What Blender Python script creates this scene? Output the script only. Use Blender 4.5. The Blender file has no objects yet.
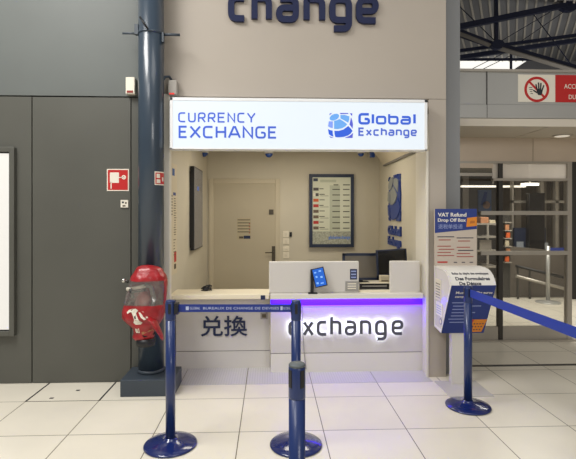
import bpy, bmesh, math, random
from mathutils import Vector, Matrix
random.seed(7)
C = bpy.context.scene.collection
SC = bpy.context.scene
PI = math.pi
H, F, VX, VY = 1.55, 462.0, 270.0, 214.0     # eye height, focal length (px), vanishing point of the measured photograph

CXP = 288.0                                   # the picture's middle column
TH = math.atan((CXP - VX) / F)                # the eye is turned this much to the right of the wall's normal
LASTX = 270.0
def ax(px, d):
    """measured column, at distance d in front of the eye plane -> x in metres"""
    global LASTX
    LASTX = px; return math.tan(math.atan((px - CXP) / F) + TH) * d
def az(py, d, px=None):
    """measured row (in the column last measured, or px) -> height in metres"""
    xc = ((LASTX if px is None else px) - CXP) / F
    return H - (py - VY) / F * d / (math.cos(TH) - xc * math.sin(TH))
def at(px, py, d): return Vector((ax(px, d), d, az(py, d, px)))

# ---------------------------------------------------------------- materials
def lin(h):
    if isinstance(h, str):
        h = [int(h[i:i + 2], 16) / 255 for i in (0, 2, 4)]
        return tuple(c / 12.92 if c <= .04045 else ((c + .055) / 1.055) ** 2.4 for c in h)
    return tuple(h)

def M(name, col, rough=.5, metal=0., emit=0., ecol=None, spec=.5, noise=0., nscale=6., bump=0., bscale=200., coat=0.):
    m = bpy.data.materials.new(name); m.use_nodes = True
    nt = m.node_tree; b = nt.nodes['Principled BSDF']
    c = lin(col)
    b.inputs['Base Color'].default_value = (*c, 1)
    b.inputs['Roughness'].default_value = rough
    b.inputs['Metallic'].default_value = metal
    b.inputs['Specular IOR Level'].default_value = spec
    b.inputs['Coat Weight'].default_value = coat
    if emit:
        b.inputs['Emission Color'].default_value = (*lin(ecol or col), 1)
        b.inputs['Emission Strength'].default_value = emit
    tc = nt.nodes.new('ShaderNodeTexCoord')
    if noise:
        n = nt.nodes.new('ShaderNodeTexNoise'); n.inputs['Scale'].default_value = nscale
        n.inputs['Detail'].default_value = 4
        nt.links.new(tc.outputs['Object'], n.inputs['Vector'])
        mp = nt.nodes.new('ShaderNodeMapRange')
        mp.inputs['From Min'].default_value = .3; mp.inputs['From Max'].default_value = .7
        mp.inputs['To Min'].default_value = 1 - noise; mp.inputs['To Max'].default_value = 1 + noise
        nt.links.new(n.outputs['Fac'], mp.inputs['Value'])
        mx = nt.nodes.new('ShaderNodeVectorMath'); mx.operation = 'SCALE'
        mx.inputs[0].default_value = c
        nt.links.new(mp.outputs['Result'], mx.inputs['Scale'])
        nt.links.new(mx.outputs['Vector'], b.inputs['Base Color'])
    if bump:
        n2 = nt.nodes.new('ShaderNodeTexNoise'); n2.inputs['Scale'].default_value = bscale
        nt.links.new(tc.outputs['Object'], n2.inputs['Vector'])
        bp = nt.nodes.new('ShaderNodeBump'); bp.inputs['Strength'].default_value = bump
        bp.inputs['Distance'].default_value = .01
        nt.links.new(n2.outputs['Fac'], bp.inputs['Height'])
        nt.links.new(bp.outputs['Normal'], b.inputs['Normal'])
    return m

def glass(name, tint=(.9, .93, .93), refl=.5, rough=.02, floor=.03):
    m = bpy.data.materials.new(name); m.use_nodes = True
    nt = m.node_tree; nt.nodes.clear()
    o = nt.nodes.new('ShaderNodeOutputMaterial'); mx = nt.nodes.new('ShaderNodeMixShader')
    t = nt.nodes.new('ShaderNodeBsdfTransparent'); g = nt.nodes.new('ShaderNodeBsdfGlossy')
    t.inputs['Color'].default_value = (*tint, 1); g.inputs['Roughness'].default_value = rough
    f = nt.nodes.new('ShaderNodeFresnel'); f.inputs['IOR'].default_value = 1.5
    mu = nt.nodes.new('ShaderNodeMath'); mu.operation = 'MULTIPLY_ADD'
    mu.inputs[1].default_value = refl; mu.inputs[2].default_value = floor
    nt.links.new(f.outputs[0], mu.inputs[0]); nt.links.new(mu.outputs[0], mx.inputs[0])
    nt.links.new(t.outputs[0], mx.inputs[1]); nt.links.new(g.outputs[0], mx.inputs[2])
    nt.links.new(mx.outputs[0], o.inputs[0])
    return m

def floor_mat():
    m = M('floor_tile', 'e9e2d3', rough=.3, spec=.35)
    nt = m.node_tree; b = nt.nodes['Principled BSDF']
    g = nt.nodes.new('ShaderNodeNewGeometry'); mp = nt.nodes.new('ShaderNodeMapping')
    mp.inputs['Location'].default_value = (.218 + 12, -3.897 + 12, 0)
    br = nt.nodes.new('ShaderNodeTexBrick'); br.offset = 0; br.squash = 1
    br.inputs['Scale'].default_value = 1
    br.inputs['Brick Width'].default_value = .6; br.inputs['Row Height'].default_value = .6
    br.inputs['Mortar Size'].default_value = .0035; br.inputs['Mortar Smooth'].default_value = .1
    br.inputs['Color1'].default_value = (*lin('e4decf'), 1); br.inputs['Color2'].default_value = (*lin('dfd8c8'), 1)
    br.inputs['Mortar'].default_value = (*lin('6f6858'), 1)
    nt.links.new(g.outputs['Position'], mp.inputs['Vector']); nt.links.new(mp.outputs[0], br.inputs['Vector'])
    n = nt.nodes.new('ShaderNodeTexNoise'); n.inputs['Scale'].default_value = 1.8; n.inputs['Detail'].default_value = 6
    nt.links.new(g.outputs['Position'], n.inputs['Vector'])
    r = nt.nodes.new('ShaderNodeMapRange'); r.inputs['From Min'].default_value = .3; r.inputs['From Max'].default_value = .7
    r.inputs['To Min'].default_value = .95; r.inputs['To Max'].default_value = 1.03
    nt.links.new(n.outputs['Fac'], r.inputs['Value'])
    s = nt.nodes.new('ShaderNodeVectorMath'); s.operation = 'SCALE'
    nt.links.new(br.outputs['Color'], s.inputs[0]); nt.links.new(r.outputs[0], s.inputs['Scale'])
    nt.links.new(s.outputs[0], b.inputs['Base Color'])
    return m

def perforated(name, c1, c2, scale=95.):
    m = M(name, c1, rough=.45)
    nt = m.node_tree; b = nt.nodes['Principled BSDF']
    g = nt.nodes.new('ShaderNodeNewGeometry')
    v = nt.nodes.new('ShaderNodeTexVoronoi'); v.inputs['Scale'].default_value = scale; v.inputs['Randomness'].default_value = 0
    mp = nt.nodes.new('ShaderNodeMapping'); mp.inputs['Rotation'].default_value = (0, PI / 4, 0)
    nt.links.new(g.outputs['Position'], mp.inputs['Vector']); nt.links.new(mp.outputs[0], v.inputs['Vector'])
    r = nt.nodes.new('ShaderNodeMapRange'); r.inputs['From Min'].default_value = .2; r.inputs['From Max'].default_value = .4
    nt.links.new(v.outputs['Distance'], r.inputs['Value'])
    mx = nt.nodes.new('ShaderNodeMix'); mx.data_type = 'RGBA'
    mx.inputs[6].default_value = (*lin(c2), 1); mx.inputs[7].default_value = (*lin(c1), 1)
    nt.links.new(r.outputs[0], mx.inputs[0]); nt.links.new(mx.outputs[2], b.inputs['Base Color'])
    return m

m_floor = floor_mat()
m_dark_up = M('dark_cladding_upper', '646866', .45, spec=.3, noise=.05, nscale=1.5)
m_dark = M('dark_cladding', '54544e', .42, noise=.05, nscale=2)
m_seam = M('seam_shadow_gap', '161616', .8)
m_cream = M('cream_facade', 'aca398', .55, noise=.03, nscale=1.2)
m_frame = M('pale_frame', 'dcd7cc', .45)
m_inner = M('cream_inner_wall', 'ccc5b4', .6, noise=.03, nscale=2)
m_ceil = M('booth_ceiling', 'cbbfa8', .7)
m_greytrim = M('grey_column_cladding', '7d7f81', .4)
m_blue_steel = M('blue_painted_steel', '323f4d', .3, spec=.5, noise=.08, nscale=3, coat=.3)
m_plinth = M('dark_slate_plinth', '39424c', .45, noise=.06, nscale=5)
m_navy = M('navy_post', '172d62', .35, coat=.2)
m_navy_base = M('navy_base', '15245f', .18, coat=.6)
m_black = M('black_plastic', '14151a', .45)
m_blackgloss = M('black_gloss', '0b0c10', .15)
m_capgrey = M('grey_cap', '565d60', .5)
m_belt = M('blue_belt', '1f3a9c', .6)
m_belt_dk = M('navy_belt', '182f80', .6)
m_belt_ink = M('belt_ink', 'b4bcd8', .6)
m_white = M('white_laminate', 'dcd8d0', .4)
m_whitep = perforated('white_perforated', 'd6d2cc', 'b5b0ac')
m_creamtop = M('cream_worktop', 'e6dcc4', .35)
m_ink = M('navy_ink', '14234a', .5)
m_letters = M('navy_letters', '101b42', .5, spec=.3)
m_greyletters = M('grey_letters', '50525c', .45)
m_red = M('sign_red', 'b8201f', .45)
m_signwhite = M('sign_white', 'e2dccd', .5)
m_signblack = M('sign_black', '15202a', .5)
m_redplast = M('red_vinyl', '9e1a22', .36, noise=.25, nscale=14, bump=.7, bscale=18, coat=.12)
m_redbody = M('red_extinguisher', 'a81a22', .25, coat=.5)
m_chrome = M('chrome', 'c9c9c4', .18, metal=1)
m_steel = M('brushed_steel', 'b3ada3', .34, metal=.45, noise=.06, nscale=2)
m_fascia = M('grey_metal_fascia', 'b4b4b1', .33, metal=.4, noise=.05, nscale=1.2)
m_bronze = M('bronze_steel', 'cfc0ae', .36, metal=.3, noise=.06, nscale=1.5)
m_soffit = M('soffit_panel', 'd0c8ba', .5)
m_darkmetal = M('dark_metal', '3d3b38', .4, metal=.3)
m_clear = glass('door_glass', (.92, .92, .90), .8, .02, .03)
def haze(m, col, f):
    nt = m.node_tree; o = next(n for n in nt.nodes if n.type == 'OUTPUT_MATERIAL'); src = o.inputs[0].links[0].from_socket
    d = nt.nodes.new('ShaderNodeBsdfDiffuse'); d.inputs[0].default_value = (*lin(col), 1); t = nt.nodes.new('ShaderNodeBsdfTranslucent'); t.inputs[0].default_value = (*lin(col), 1)
    a = nt.nodes.new('ShaderNodeAddShader'); nt.links.new(d.outputs[0], a.inputs[0]); nt.links.new(t.outputs[0], a.inputs[1])
    x = nt.nodes.new('ShaderNodeMixShader'); x.inputs[0].default_value = f
    nt.links.new(src, x.inputs[1]); nt.links.new(a.outputs[0], x.inputs[2]); nt.links.new(x.outputs[0], o.inputs[0]); return m
m_transom_haze = haze(glass('transom_haze', (.9, .9, .9), 1.0, .1, .05), 'b8b4ae', .6)  # pale haze mixed into the glass, stands for reflection and lit ceiling
m_vinyl = glass('clear_vinyl', (.93, .91, .88), 1.0, .18, .10)
haze(m_vinyl, 'cfcac4', .11)  # whitish diffuse mixed in to brighten the window like a glossy reflection
m_ivory = M('ivory_plastic', 'e8e1d0', .45)
m_lightbox = M('lit_sign_panel', '9aa0a6', .4, emit=.64, ecol='eaf5ff')
m_adpanel = M('lit_poster_panel', 'a4a29e', .4, emit=.55, ecol='fbf8f2')
def ink(name, c): return M(name, c, .4, emit=.15)
m_sb1 = ink('sign_blue', '3a5fd0'); m_sb2 = ink('sign_blue_bright', '1558da')
m_lb_light = ink('logo_light_blue', '63a6f2'); m_lb_mid = ink('logo_violet_blue', '7d9cf5'); m_lb_dark = ink('logo_deep_blue', '0b56dd'); m_lb_edge = ink('logo_edge_blue', '4a56d6')
m_halo = M('halo_led', 'ffffff', .5, emit=6.5, ecol='e8f2ff')
m_led = M('violet_led', '4a10ff', .5, emit=1.6, ecol='4713ff')
m_led2 = M('violet_led_strip', '4a10ff', .5, emit=6., ecol='5a2aff')
m_screen_blue = M('tablet_screen', '2458b4', .2, emit=.35, ecol='2a6fe0')
m_screen_lt = M('tablet_icons', '7fb0f0', .2, emit=.35)
m_board = M('rate_screen', 'b9b79e', .3, emit=.16, ecol='c9cdb4')
m_board_col = M('rate_column', 'a3a48c', .3, emit=.13, ecol='b4b9a0')
m_board_text = M('rate_text', '4d4c40', .5)
m_board_band = M('rate_band', '9a9a88', .4, emit=.08, ecol='a9ad9b', noise=.35, nscale=45)
m_navyframe = M('navy_frame', '182540', .35)
m_flag_o = M('flag_orange', 'c75a26', .5); m_flag_r = M('flag_red', 'b52a22', .5); m_flag_b = M('flag_brown', '6b5846', .5); m_flag_k = M('flag_dark', '4c4644', .5); m_flag_w = M('flag_white', 'ded7c6', .5)
m_tvface = M('tv_panel', '6e707a', .18, spec=.8)
m_tvblue = M('tv_glow', '3f62b8', .3, emit=.1)
m_door = M('beige_door', 'bab09a', .5, noise=.02, nscale=2)
m_doorframe = M('beige_door_frame', 'c6bca6', .5)
m_iron = M('dark_handle', '5c564c', .35, metal=.6)
m_paper = M('paper', 'b9ae94', .7)
m_papertext = M('paper_print', '5b5040', .7)
m_papered = M('paper_red', 'b43a34', .7)
m_bluewall = M('wall_logo_blue', '1d3a86', .4); m_greywall = M('wall_logo_grey', '8a8d8c', .5)
m_kblue = M('kiosk_blue', '16307c', .4); m_kwhite = M('kiosk_white', 'e6e3dc', .45); m_korange = M('kiosk_orange', 'd98420', .5); m_kside = M('kiosk_acrylic', 'd6d2ce', .25)
m_kboard = M('kiosk_board_paper', 'bfb3a6', .5); m_ktext = M('kiosk_red_print', 'a0584e', .6)
m_ktextw = M('kiosk_white_print', 'e6e2d8', .6); m_ktextd = M('kiosk_dark_print', '3a3d4a', .6); m_ktextl = M('kiosk_pale_print', '8f9cc8', .6)
m_fsheet = perforated('lilac_grey_sheet', 'c2bfbd', 'a8a5a4', 60.)
m_plate = M('grey_floor_plate', 'c2beb9', .4)
m_deck = M('roof_deck', '85868a', .55); m_rib = M('roof_rib', 'c9c4ba', .5, metal=.2)
m_truss = M('navy_truss', '121a36', .5); m_flange = M('pale_flange', '6a6660', .5)
m_sky = M('skylight_daylight', 'f2f0ea', .5, emit=1.0)
m_backdark = M('far_dark_wall', '5e574f', .6, noise=.1, nscale=1)
m_pilaster = M('pilaster_grey', 'a39c92', .45, metal=.3)
m_lamp = M('lit_lamp', 'ffffff', .5, emit=1.3, ecol='fff4e0')
m_domecam = M('blue_dome', '2d4f9c', .25)
m_orangebox = M('tan_box', 'b07a55', .6)
m_mongrey = M('monitor_back', '6d675d', .45)

# ---------------------------------------------------------------- mesh builder
class Fr:
    """a flat working frame: u right, v up, n out of the surface"""
    def __init__(s, o, u=(1, 0, 0), v=(0, 0, 1)):
        s.o = Vector(o); s.u = Vector(u).normalized(); s.v = Vector(v).normalized(); s.n = s.u.cross(s.v)
    def __call__(s, a, b, h=0.): return s.o + s.u * a + s.v * b + s.n * h
# u=+X, v=+Z -> n = X x Z = -Y (towards the eye)

class B:
    def __init__(s): s.bm = bmesh.new(); s.mats = []
    def mi(s, m):
        if m not in s.mats: s.mats.append(m)
        return s.mats.index(m)
    def _add(s, vs, fs, m, smooth=False):
        i = s.mi(m); bv = [s.bm.verts.new(v) for v in vs]; out = []
        for f in fs:
            try:
                fc = s.bm.faces.new([bv[k] for k in f]); fc.material_index = i; fc.smooth = smooth; out.append(fc)
            except ValueError: pass
        return bv, out
    def box(s, x0, x1, y0, y1, z0, z1, m, bev=0., seg=2):
        x0, x1 = sorted((x0, x1)); y0, y1 = sorted((y0, y1)); z0, z1 = sorted((z0, z1))
        vs = [(x, y, z) for x in (x0, x1) for y in (y0, y1) for z in (z0, z1)]
        fs = [(0, 1, 3, 2), (4, 6, 7, 5), (0, 4, 5, 1), (2, 3, 7, 6), (0, 2, 6, 4), (1, 5, 7, 3)]
        bv, out = s._add([Vector(v) for v in vs], fs, m)
        if bev:
            es = list({e for f in out for e in f.edges})
            r = bmesh.ops.bevel(s.bm, geom=es, offset=min(bev, .49 * min(x1 - x0, y1 - y0, z1 - z0)), segments=seg, profile=.5, affect='EDGES')
            i = s.mi(m)
            for f in r['faces']: f.material_index = i
        return s
    def hexa(s, p, m):
        """p: 4 bottom then 4 top corners"""
        s._add([Vector(v) for v in p], [(3, 2, 1, 0), (4, 5, 6, 7), (0, 1, 5, 4), (1, 2, 6, 5), (2, 3, 7, 6), (3, 0, 4, 7)], m); return s
    def poly(s, fr, pts, h0, h1, m):
        n = len(pts)
        a = sum(pts[i][0] * pts[(i + 1) % n][1] - pts[(i + 1) % n][0] * pts[i][1] for i in range(n))
        if a < 0: pts = pts[::-1]
        vs = [fr(x, y, h1) for x, y in pts] + [fr(x, y, h0) for x, y in pts]
        fs = [tuple(range(n)), tuple(range(2 * n - 1, n - 1, -1))] + [(i, i + n, (i + 1) % n + n, (i + 1) % n) for i in range(n)]
        s._add(vs, fs, m); return s
    def rect(s, fr, x0, x1, y0, y1, h0, h1, m): return s.poly(fr, [(x0, y0), (x1, y0), (x1, y1), (x0, y1)], h0, h1, m)
    def disc(s, fr, cx, cy, r, h0, h1, m, n=28, ry=None, rot=0):
        ry = ry or r; c, q = math.cos(rot), math.sin(rot)
        pts = []
        for k in range(n):
            a, b = r * math.cos(2 * PI * k / n), ry * math.sin(2 * PI * k / n)
            pts.append((cx + a * c - b * q, cy + a * q + b * c))
        return s.poly(fr, pts, h0, h1, m)
    def ring(s, fr, cx, cy, r0, r1, h0, h1, m, n=40):
        for k in range(n):
            a, b = 2 * PI * k / n, 2 * PI * (k + 1) / n
            s.poly(fr, [(cx + r0 * math.cos(a), cy + r0 * math.sin(a)), (cx + r1 * math.cos(a), cy + r1 * math.sin(a)),
                        (cx + r1 * math.cos(b), cy + r1 * math.sin(b)), (cx + r0 * math.cos(b), cy + r0 * math.sin(b))], h0, h1, m)
        return s
    def tube(s, pts, r, m, n=10, smooth=True, flat=1.):
        pts = [Vector(p) for p in pts]; rs = r if isinstance(r, (list, tuple)) else [r] * len(pts)
        rings = []; prev = None
        for i, p in enumerate(pts):
            t = (pts[min(i + 1, len(pts) - 1)] - pts[max(i - 1, 0)]).normalized()
            if prev is None:
                up = Vector((0, 0, 1)) if abs(t.z) < .9 else Vector((1, 0, 0))
                a = t.cross(up).normalized()
            else: a = (prev - t * prev.dot(t)).normalized()
            prev = a; b = t.cross(a)
            rings.append([p + (a * math.cos(2 * PI * k / n) + b * math.sin(2 * PI * k / n) * flat) * rs[i] for k in range(n)])
        vs = [v for q in rings for v in q]; fs = []
        for i in range(len(pts) - 1):
            for k in range(n):
                k2 = (k + 1) % n; fs.append((i * n + k, i * n + k2, (i + 1) * n + k2, (i + 1) * n + k))
        bv, out = s._add(vs, fs, m, smooth)
        i = s.mi(m)
        for e in (bv[:n][::-1], bv[-n:]):
            f = s.bm.faces.new(e); f.material_index = i
        return s
    def lathe(s, cx, cy, prof, m, n=40, smooth=True):
        """prof: (r, z) from bottom to top"""
        vs = []; fs = []
        for r, z in prof:
            for k in range(n): vs.append(Vector((cx + max(r, 1e-4) * math.cos(2 * PI * k / n), cy + max(r, 1e-4) * math.sin(2 * PI * k / n), z)))
        for i in range(len(prof) - 1):
            for k in range(n):
                k2 = (k + 1) % n; fs.append((i * n + k, i * n + k2, (i + 1) * n + k2, (i + 1) * n + k))
        bv, out = s._add(vs, fs, m, smooth)
        i = s.mi(m)
        for e in (bv[:n][::-1], bv[-n:]):
            f = s.bm.faces.new(e); f.material_index = i
        return s
    def loft(s, rings, m, smooth=True, caps=True):
        n = len(rings[0]); vs = [Vector(v) for q in rings for v in q]; fs = []
        for i in range(len(rings) - 1):
            for k in range(n):
                k2 = (k + 1) % n; fs.append((i * n + k, i * n + k2, (i + 1) * n + k2, (i + 1) * n + k))
        bv, out = s._add(vs, fs, m, smooth)
        if caps:
            i = s.mi(m)
            for e in (bv[:n][::-1], bv[-n:]):
                f = s.bm.faces.new(e); f.material_index = i
        return s
    def stroke(s, fr, pts, w, h0, h1, m, closed=False):
        raw = [Vector((x, y)) for x, y in pts]; pts = [raw[0]]
        for p in raw[1:]:
            if (p - pts[-1]).length > w * .02: pts.append(p)
        if closed and (pts[0] - pts[-1]).length < w * .02: pts.pop()
        n = len(pts); L = []; R = []
        for i, p in enumerate(pts):
            a = pts[i - 1] if (i > 0 or closed) else None
            b = pts[(i + 1) % n] if (i < n - 1 or closed) else None
            d1 = (p - a).normalized() if a is not None else (b - p).normalized()
            d2 = (b - p).normalized() if b is not None else d1
            n1 = Vector((-d1.y, d1.x)); n2 = Vector((-d2.y, d2.x)); mm = n1 + n2
            if mm.length < 1e-6: mm = n1
            mm.normalize(); k = w / 2 / max(.45, mm.dot(n1))
            L.append(p + mm * k); R.append(p - mm * k)
        vs = []
        for l, r in zip(L, R): vs += [fr(l.x, l.y, h1), fr(r.x, r.y, h1), fr(l.x, l.y, h0), fr(r.x, r.y, h0)]
        fs = []
        for i in range(n if closed else n - 1):
            a, b = 4 * i, 4 * ((i + 1) % n)
            fs += [(a, a + 1, b + 1, b), (a + 3, a + 2, b + 2, b + 3), (a + 1, a + 3, b + 3, b + 1), (a + 2, a, b, b + 2)]
        if not closed: fs += [(0, 2, 3, 1), (4 * n - 4, 4 * n - 3, 4 * n - 1, 4 * n - 2)]
        s._add(vs, fs, m); return s
    def mesh2d(s, fr, verts, faces, m, sx, sy, ox, oy, h):
        s._add([fr(ox + x * sx, oy + y * sy, h + z) for x, y, z in verts], faces, m); return s
    def text(s, fr, t, x0, x1, y0, cap, m, h0=0., h1=.002, off=0.):
        """text between x0 and x1, baseline y0, capital height cap"""
        cu = bpy.data.curves.new('tmp', 'FONT'); cu.body = t; cu.size = 1; cu.extrude = .001; cu.offset = off; cu.resolution_u = 3
        o = bpy.data.objects.new('tmp', cu); C.objects.link(o)
        dg = bpy.context.evaluated_depsgraph_get(); me = bpy.data.meshes.new_from_object(o.evaluated_get(dg))
        vs = [v.co.copy() for v in me.vertices]; fs = [tuple(p.vertices) for p in me.polygons]
        bpy.data.objects.remove(o); bpy.data.curves.remove(cu); bpy.data.meshes.remove(me)
        if not vs: return s
        xa = min(v.x for v in vs); xb = max(v.x for v in vs)
        sx = (x1 - x0) / (xb - xa); sy = cap / .729
        s._add([fr(x0 + (v.x - xa) * sx, y0 + v.y * sy, h0 if v.z < 0 else h1) for v in vs], fs, m); return s

ORG = {}
def empty(name, loc, rot=0., **kw):
    o = bpy.data.objects.new(name, None); C.objects.link(o); o.empty_display_size = .1
    o.location = loc; o.rotation_euler = (0, 0, rot); ORG[o.name] = Vector(loc)
    return tag(o, **kw)
def tag(o, label=None, cat=None, group=None, kind=None):
    if label: o['label'] = label
    if cat: o['category'] = cat
    if group: o['group'] = group
    if kind: o['kind'] = kind
    return o
def mk(name, b, parent=None, base=None, local=False, label=None, cat=None, group=None, kind=None):
    bmesh.ops.recalc_face_normals(b.bm, faces=b.bm.faces)
    me = bpy.data.meshes.new(name); b.bm.to_mesh(me); b.bm.free()
    for m in b.mats: me.materials.append(m)
    o = bpy.data.objects.new(name, me); C.objects.link(o)
    if parent is not None:
        o.parent = parent
        org = ORG[parent.name]
        if not local: me.transform(Matrix.Translation(-org))
        ORG[o.name] = org
    else:
        if base is None:
            vs = [v.co for v in me.vertices]
            base = (sum((v.x for v in vs)) / len(vs), sum((v.y for v in vs)) / len(vs), min(v.z for v in vs))
        base = Vector(base); me.transform(Matrix.Translation(-base)); o.location = base; ORG[o.name] = base
    return tag(o, label, cat, group, kind)
def struct(name, b): return mk(name, b, base=(0, 0, 0), kind='structure')

# ---------------------------------------------------------------- stroke lettering
def rp(pts, r, n=5, closed=False):
    """round the corners of a polyline"""
    pts = [Vector(p) for p in pts]; out = []
    N = len(pts)
    for i, p in enumerate(pts):
        if not closed and i in (0, N - 1): out.append((p.x, p.y)); continue
        a = pts[i - 1] - p; b = pts[(i + 1) % N] - p
        q = min(r, a.length * .5, b.length * .5)
        if q < 1e-4: out.append((p.x, p.y)); continue
        A = p + a.normalized() * q; Bp = p + b.normalized() * q
        for k in range(n + 1):
            t = k / n; v = A * (1 - t) ** 2 + p * 2 * t * (1 - t) * .96 + p * 0 + Bp * t * t + p * 2 * t * (1 - t) * .04
            out.append((v.x, v.y))
    return out
def glyph(ch, W, r=.3, s=0.):
    A = 1.42
    G = {
        'c': [([(W, 1), (0, 1), (0, 0), (W, 0)], 0)],
        'h': [([(0, A), (0, 0)], 0), ([(s / 2, 1), (W, 1), (W, 0)], 0)],
        'a': [([(.06 * W, 1), (W, 1), (W, 0), (0, 0), (0, .56), (W - s / 2, .56)], 0)],
        'n': [([(0, 0), (0, 1), (W, 1), (W, 0)], 0)],
        'g': [([(W - s / 2, 0), (0, 0), (0, 1), (W, 1), (W, -.42), (.1 * W, -.42)], 0)],
        'e': [([(W, 0), (0, 0), (0, 1), (W, 1), (W, .47), (s / 2, .47)], 0)],
        'x': [([(0, 1.02), (W, -.02)], 0), ([(0, -.02), (W, 1.02)], 0)],
        'l': [([(0, A), (0, 0)], 0)],
        'o': [([(0, 0), (W, 0), (W, 1), (0, 1)], 1)],
        'b': [([(0, A), (0, 0), (W, 0), (W, 1), (s / 2, 1)], 0)],
        'C': [([(W, 1), (0, 1), (0, 0), (W, 0)], 0)],
        'U': [([(0, 1.03), (0, 0), (W, 0), (W, 1.03)], 0)],
        'R': [([(0, -.03), (0, 1), (W, 1), (W, .45), (s / 2, .45)], 0), ([(.5 * W, .45), (1.02 * W, -.03)], 0)],
        'E': [([(W, 1), (0, 1), (0, 0), (W, 0)], 2), ([(s / 2, .52), (.88 * W, .52)], 0)],
        'N': [([(0, -.03), (0, 1.0), (W, 0), (W, 1.03)], 2)],
        'Y': [([(-.05 * W, 1.03), (.5 * W, .45), (1.05 * W, 1.03)], 2), ([(.5 * W, .47), (.5 * W, -.03)], 0)],
        'X': [([(-.02, 1.03), (W + .02, -.03)], 0), ([(-.02, -.03), (W + .02, 1.03)], 0)],
        'H': [([(0, -.03), (0, 1.03)], 0), ([(W, -.03), (W, 1.03)], 0), ([(0, .52), (W, .52)], 0)],
        'A': [([(-.04 * W, -.03), (.42 * W, 1), (.58 * W, 1), (1.04 * W, -.03)], 2), ([(.13 * W, .3), (.87 * W, .3)], 0)],
        'G': [([(W, 1), (0, 1), (0, 0), (W, 0), (W, .48), (.55 * W, .48)], 0)],
    }[ch]
    out = []
    for pts, k in G:
        if k == 1: out.append((rp(pts, r, closed=True), True))
        elif k == 2: out.append((pts, False))
        elif ch == 'n': out.append(([(0, 0)] + [(0, 1)] + rp(pts, r)[7:], False) if False else ([(0, 0), (0, .86)] + rp([(0, .86), (0, 1), (W, 1), (W, 0)], r)[1:], False))
        elif ch == 'g': out.append((rp(pts, r), False))
        else: out.append((rp(pts, r), False))
    return out
def letter(b, fr, ch, x0, x1, y0, xh, sw, m, h0, h1, r=.3):
    """stroke letter: outer box x0..x1, baseline y0, height xh, stroke sw"""
    hh = xh - sw; W = (x1 - x0 - sw) / hh
    for k, (pts, cl) in enumerate(glyph(ch, W, r, sw / hh)):
        b.stroke(fr, [(x0 + sw / 2 + x * hh, y0 + sw / 2 + y * hh) for x, y in pts], sw, h0, h1 + .0004 * k, m, cl)

def globe(b, fr, x0, y0, w, h, h0, h1, cl, cm, cd, ce):
    P = lambda L, m: b.poly(fr, [(x0 + u * w, y0 + v * h) for u, v in L], h0, h1, m)
    n = 24; c, s = math.cos(.42), math.sin(.42)
    P([(.25 + .20 * math.cos(2 * PI * k / n) * c - .12 * math.sin(2 * PI * k / n) * s, .83 + .20 * math.cos(2 * PI * k / n) * s + .12 * math.sin(2 * PI * k / n) * c) for k in range(n)], cl)
    P([(.49, .92), (.66, .92), (.84, .87), (.84, .74), (.80, .61), (.65, .70), (.49, .785)], cl)
    P([(.24, .68), (.36, .71), (.46, .76), (.62, .66), (.76, .55), (.68, .46), (.56, .39), (.40, .355), (.24, .36)], cl)
    P([(.03, .66), (.19, .66), (.19, .39), (.09, .41), (0, .46)], cm)
    P([(.25, .28), (.42, .28), (.60, .33), (.71, .41), (.80, .48), (.90, .38), (.97, .28), (.90, .18), (.80, .10), (.62, .04), (.42, .02), (.29, .03), (.26, .15)], cd)
    P([(0, .35), (.08, .31), (.18, .29), (.19, .16), (.21, .05), (.12, .08), (.03, .15)], cd)
    P([(.91, .83), (.96, .70), (.99, .55), (.97, .37), (.91, .46), (.85, .54), (.88, .68)], ce)
    P([(.46, 1), (.80, 1), (.80, .965), (.5, .955)], ce); P([(.86, .99), (.96, .99), (.95, .88)], ce)
    P([(.66, .0), (.97, .0), (.99, .2), (.86, .09)], ce); P([(.05, .07), (.10, 0), (.22, 0), (.12, .04)], ce); P([(.05, .9), (.07, .98), (.16, .99)], ce)

# ================================================================ THE SETTING
b = B(); b.box(-7, 9, -4, 15, -.12, 0, m_floor); struct('floor', b)

# dark cladding at the left: two rows of panels with real joints
WL = 4.315; zs = az(96.5, WL, 80)
b = B(); b.box(-7, -1.0, WL + .02, WL + .22, 0, 4.6, m_seam)
g = .005
xs = [-7, ax(32, WL), ax(131, WL), -1.0]
for i in range(3): b.box(xs[i] + g, xs[i + 1] - g, WL, WL + .03, .004, zs - g * 1.4, m_dark)
b.box(-7, -1.0, WL - .004, WL + .03, zs + g, 4.6, m_dark_up)
struct('wall_left', b)

# cream shop facade: above the sign and the pillar at its right
FD = 4.335
fx0, fx1 = -1.0, ax(446, FD); px0 = ax(427, FD); zseam = az(99, FD)
b = B()
b.box(fx0, fx1, FD, FD + .25, zseam + .002, 4.6, m_cream)
b.box(px0 + .016, fx1, FD, FD + .25, 0, zseam - .002, m_cream)
b.box(fx0, px0 + .02, FD + .03, FD + .25, 2.42, zseam + .01, m_cream)
struct('wall_front', b)
# pale opening frame (left post, right jamb)
b = B()
b.box(fx0 + .004, ax(170.5, FD), FD - .03, FD + .05, 0, 2.66, m_frame, .004)
b.box(1.505, px0 + .02, FD + .002, 4.72, 0, 2.50, m_frame); b.box(px0 - .012, px0 + .012, FD - .012, FD + .004, 0, 2.15, m_frame, .003)
struct('trim_1', b)
# grey cladding beside the pillar
b = B(); b.box(fx1, ax(460, 4.42), 4.42, 5.0, 0, 4.6, m_greytrim); struct('trim_2', b)

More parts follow.
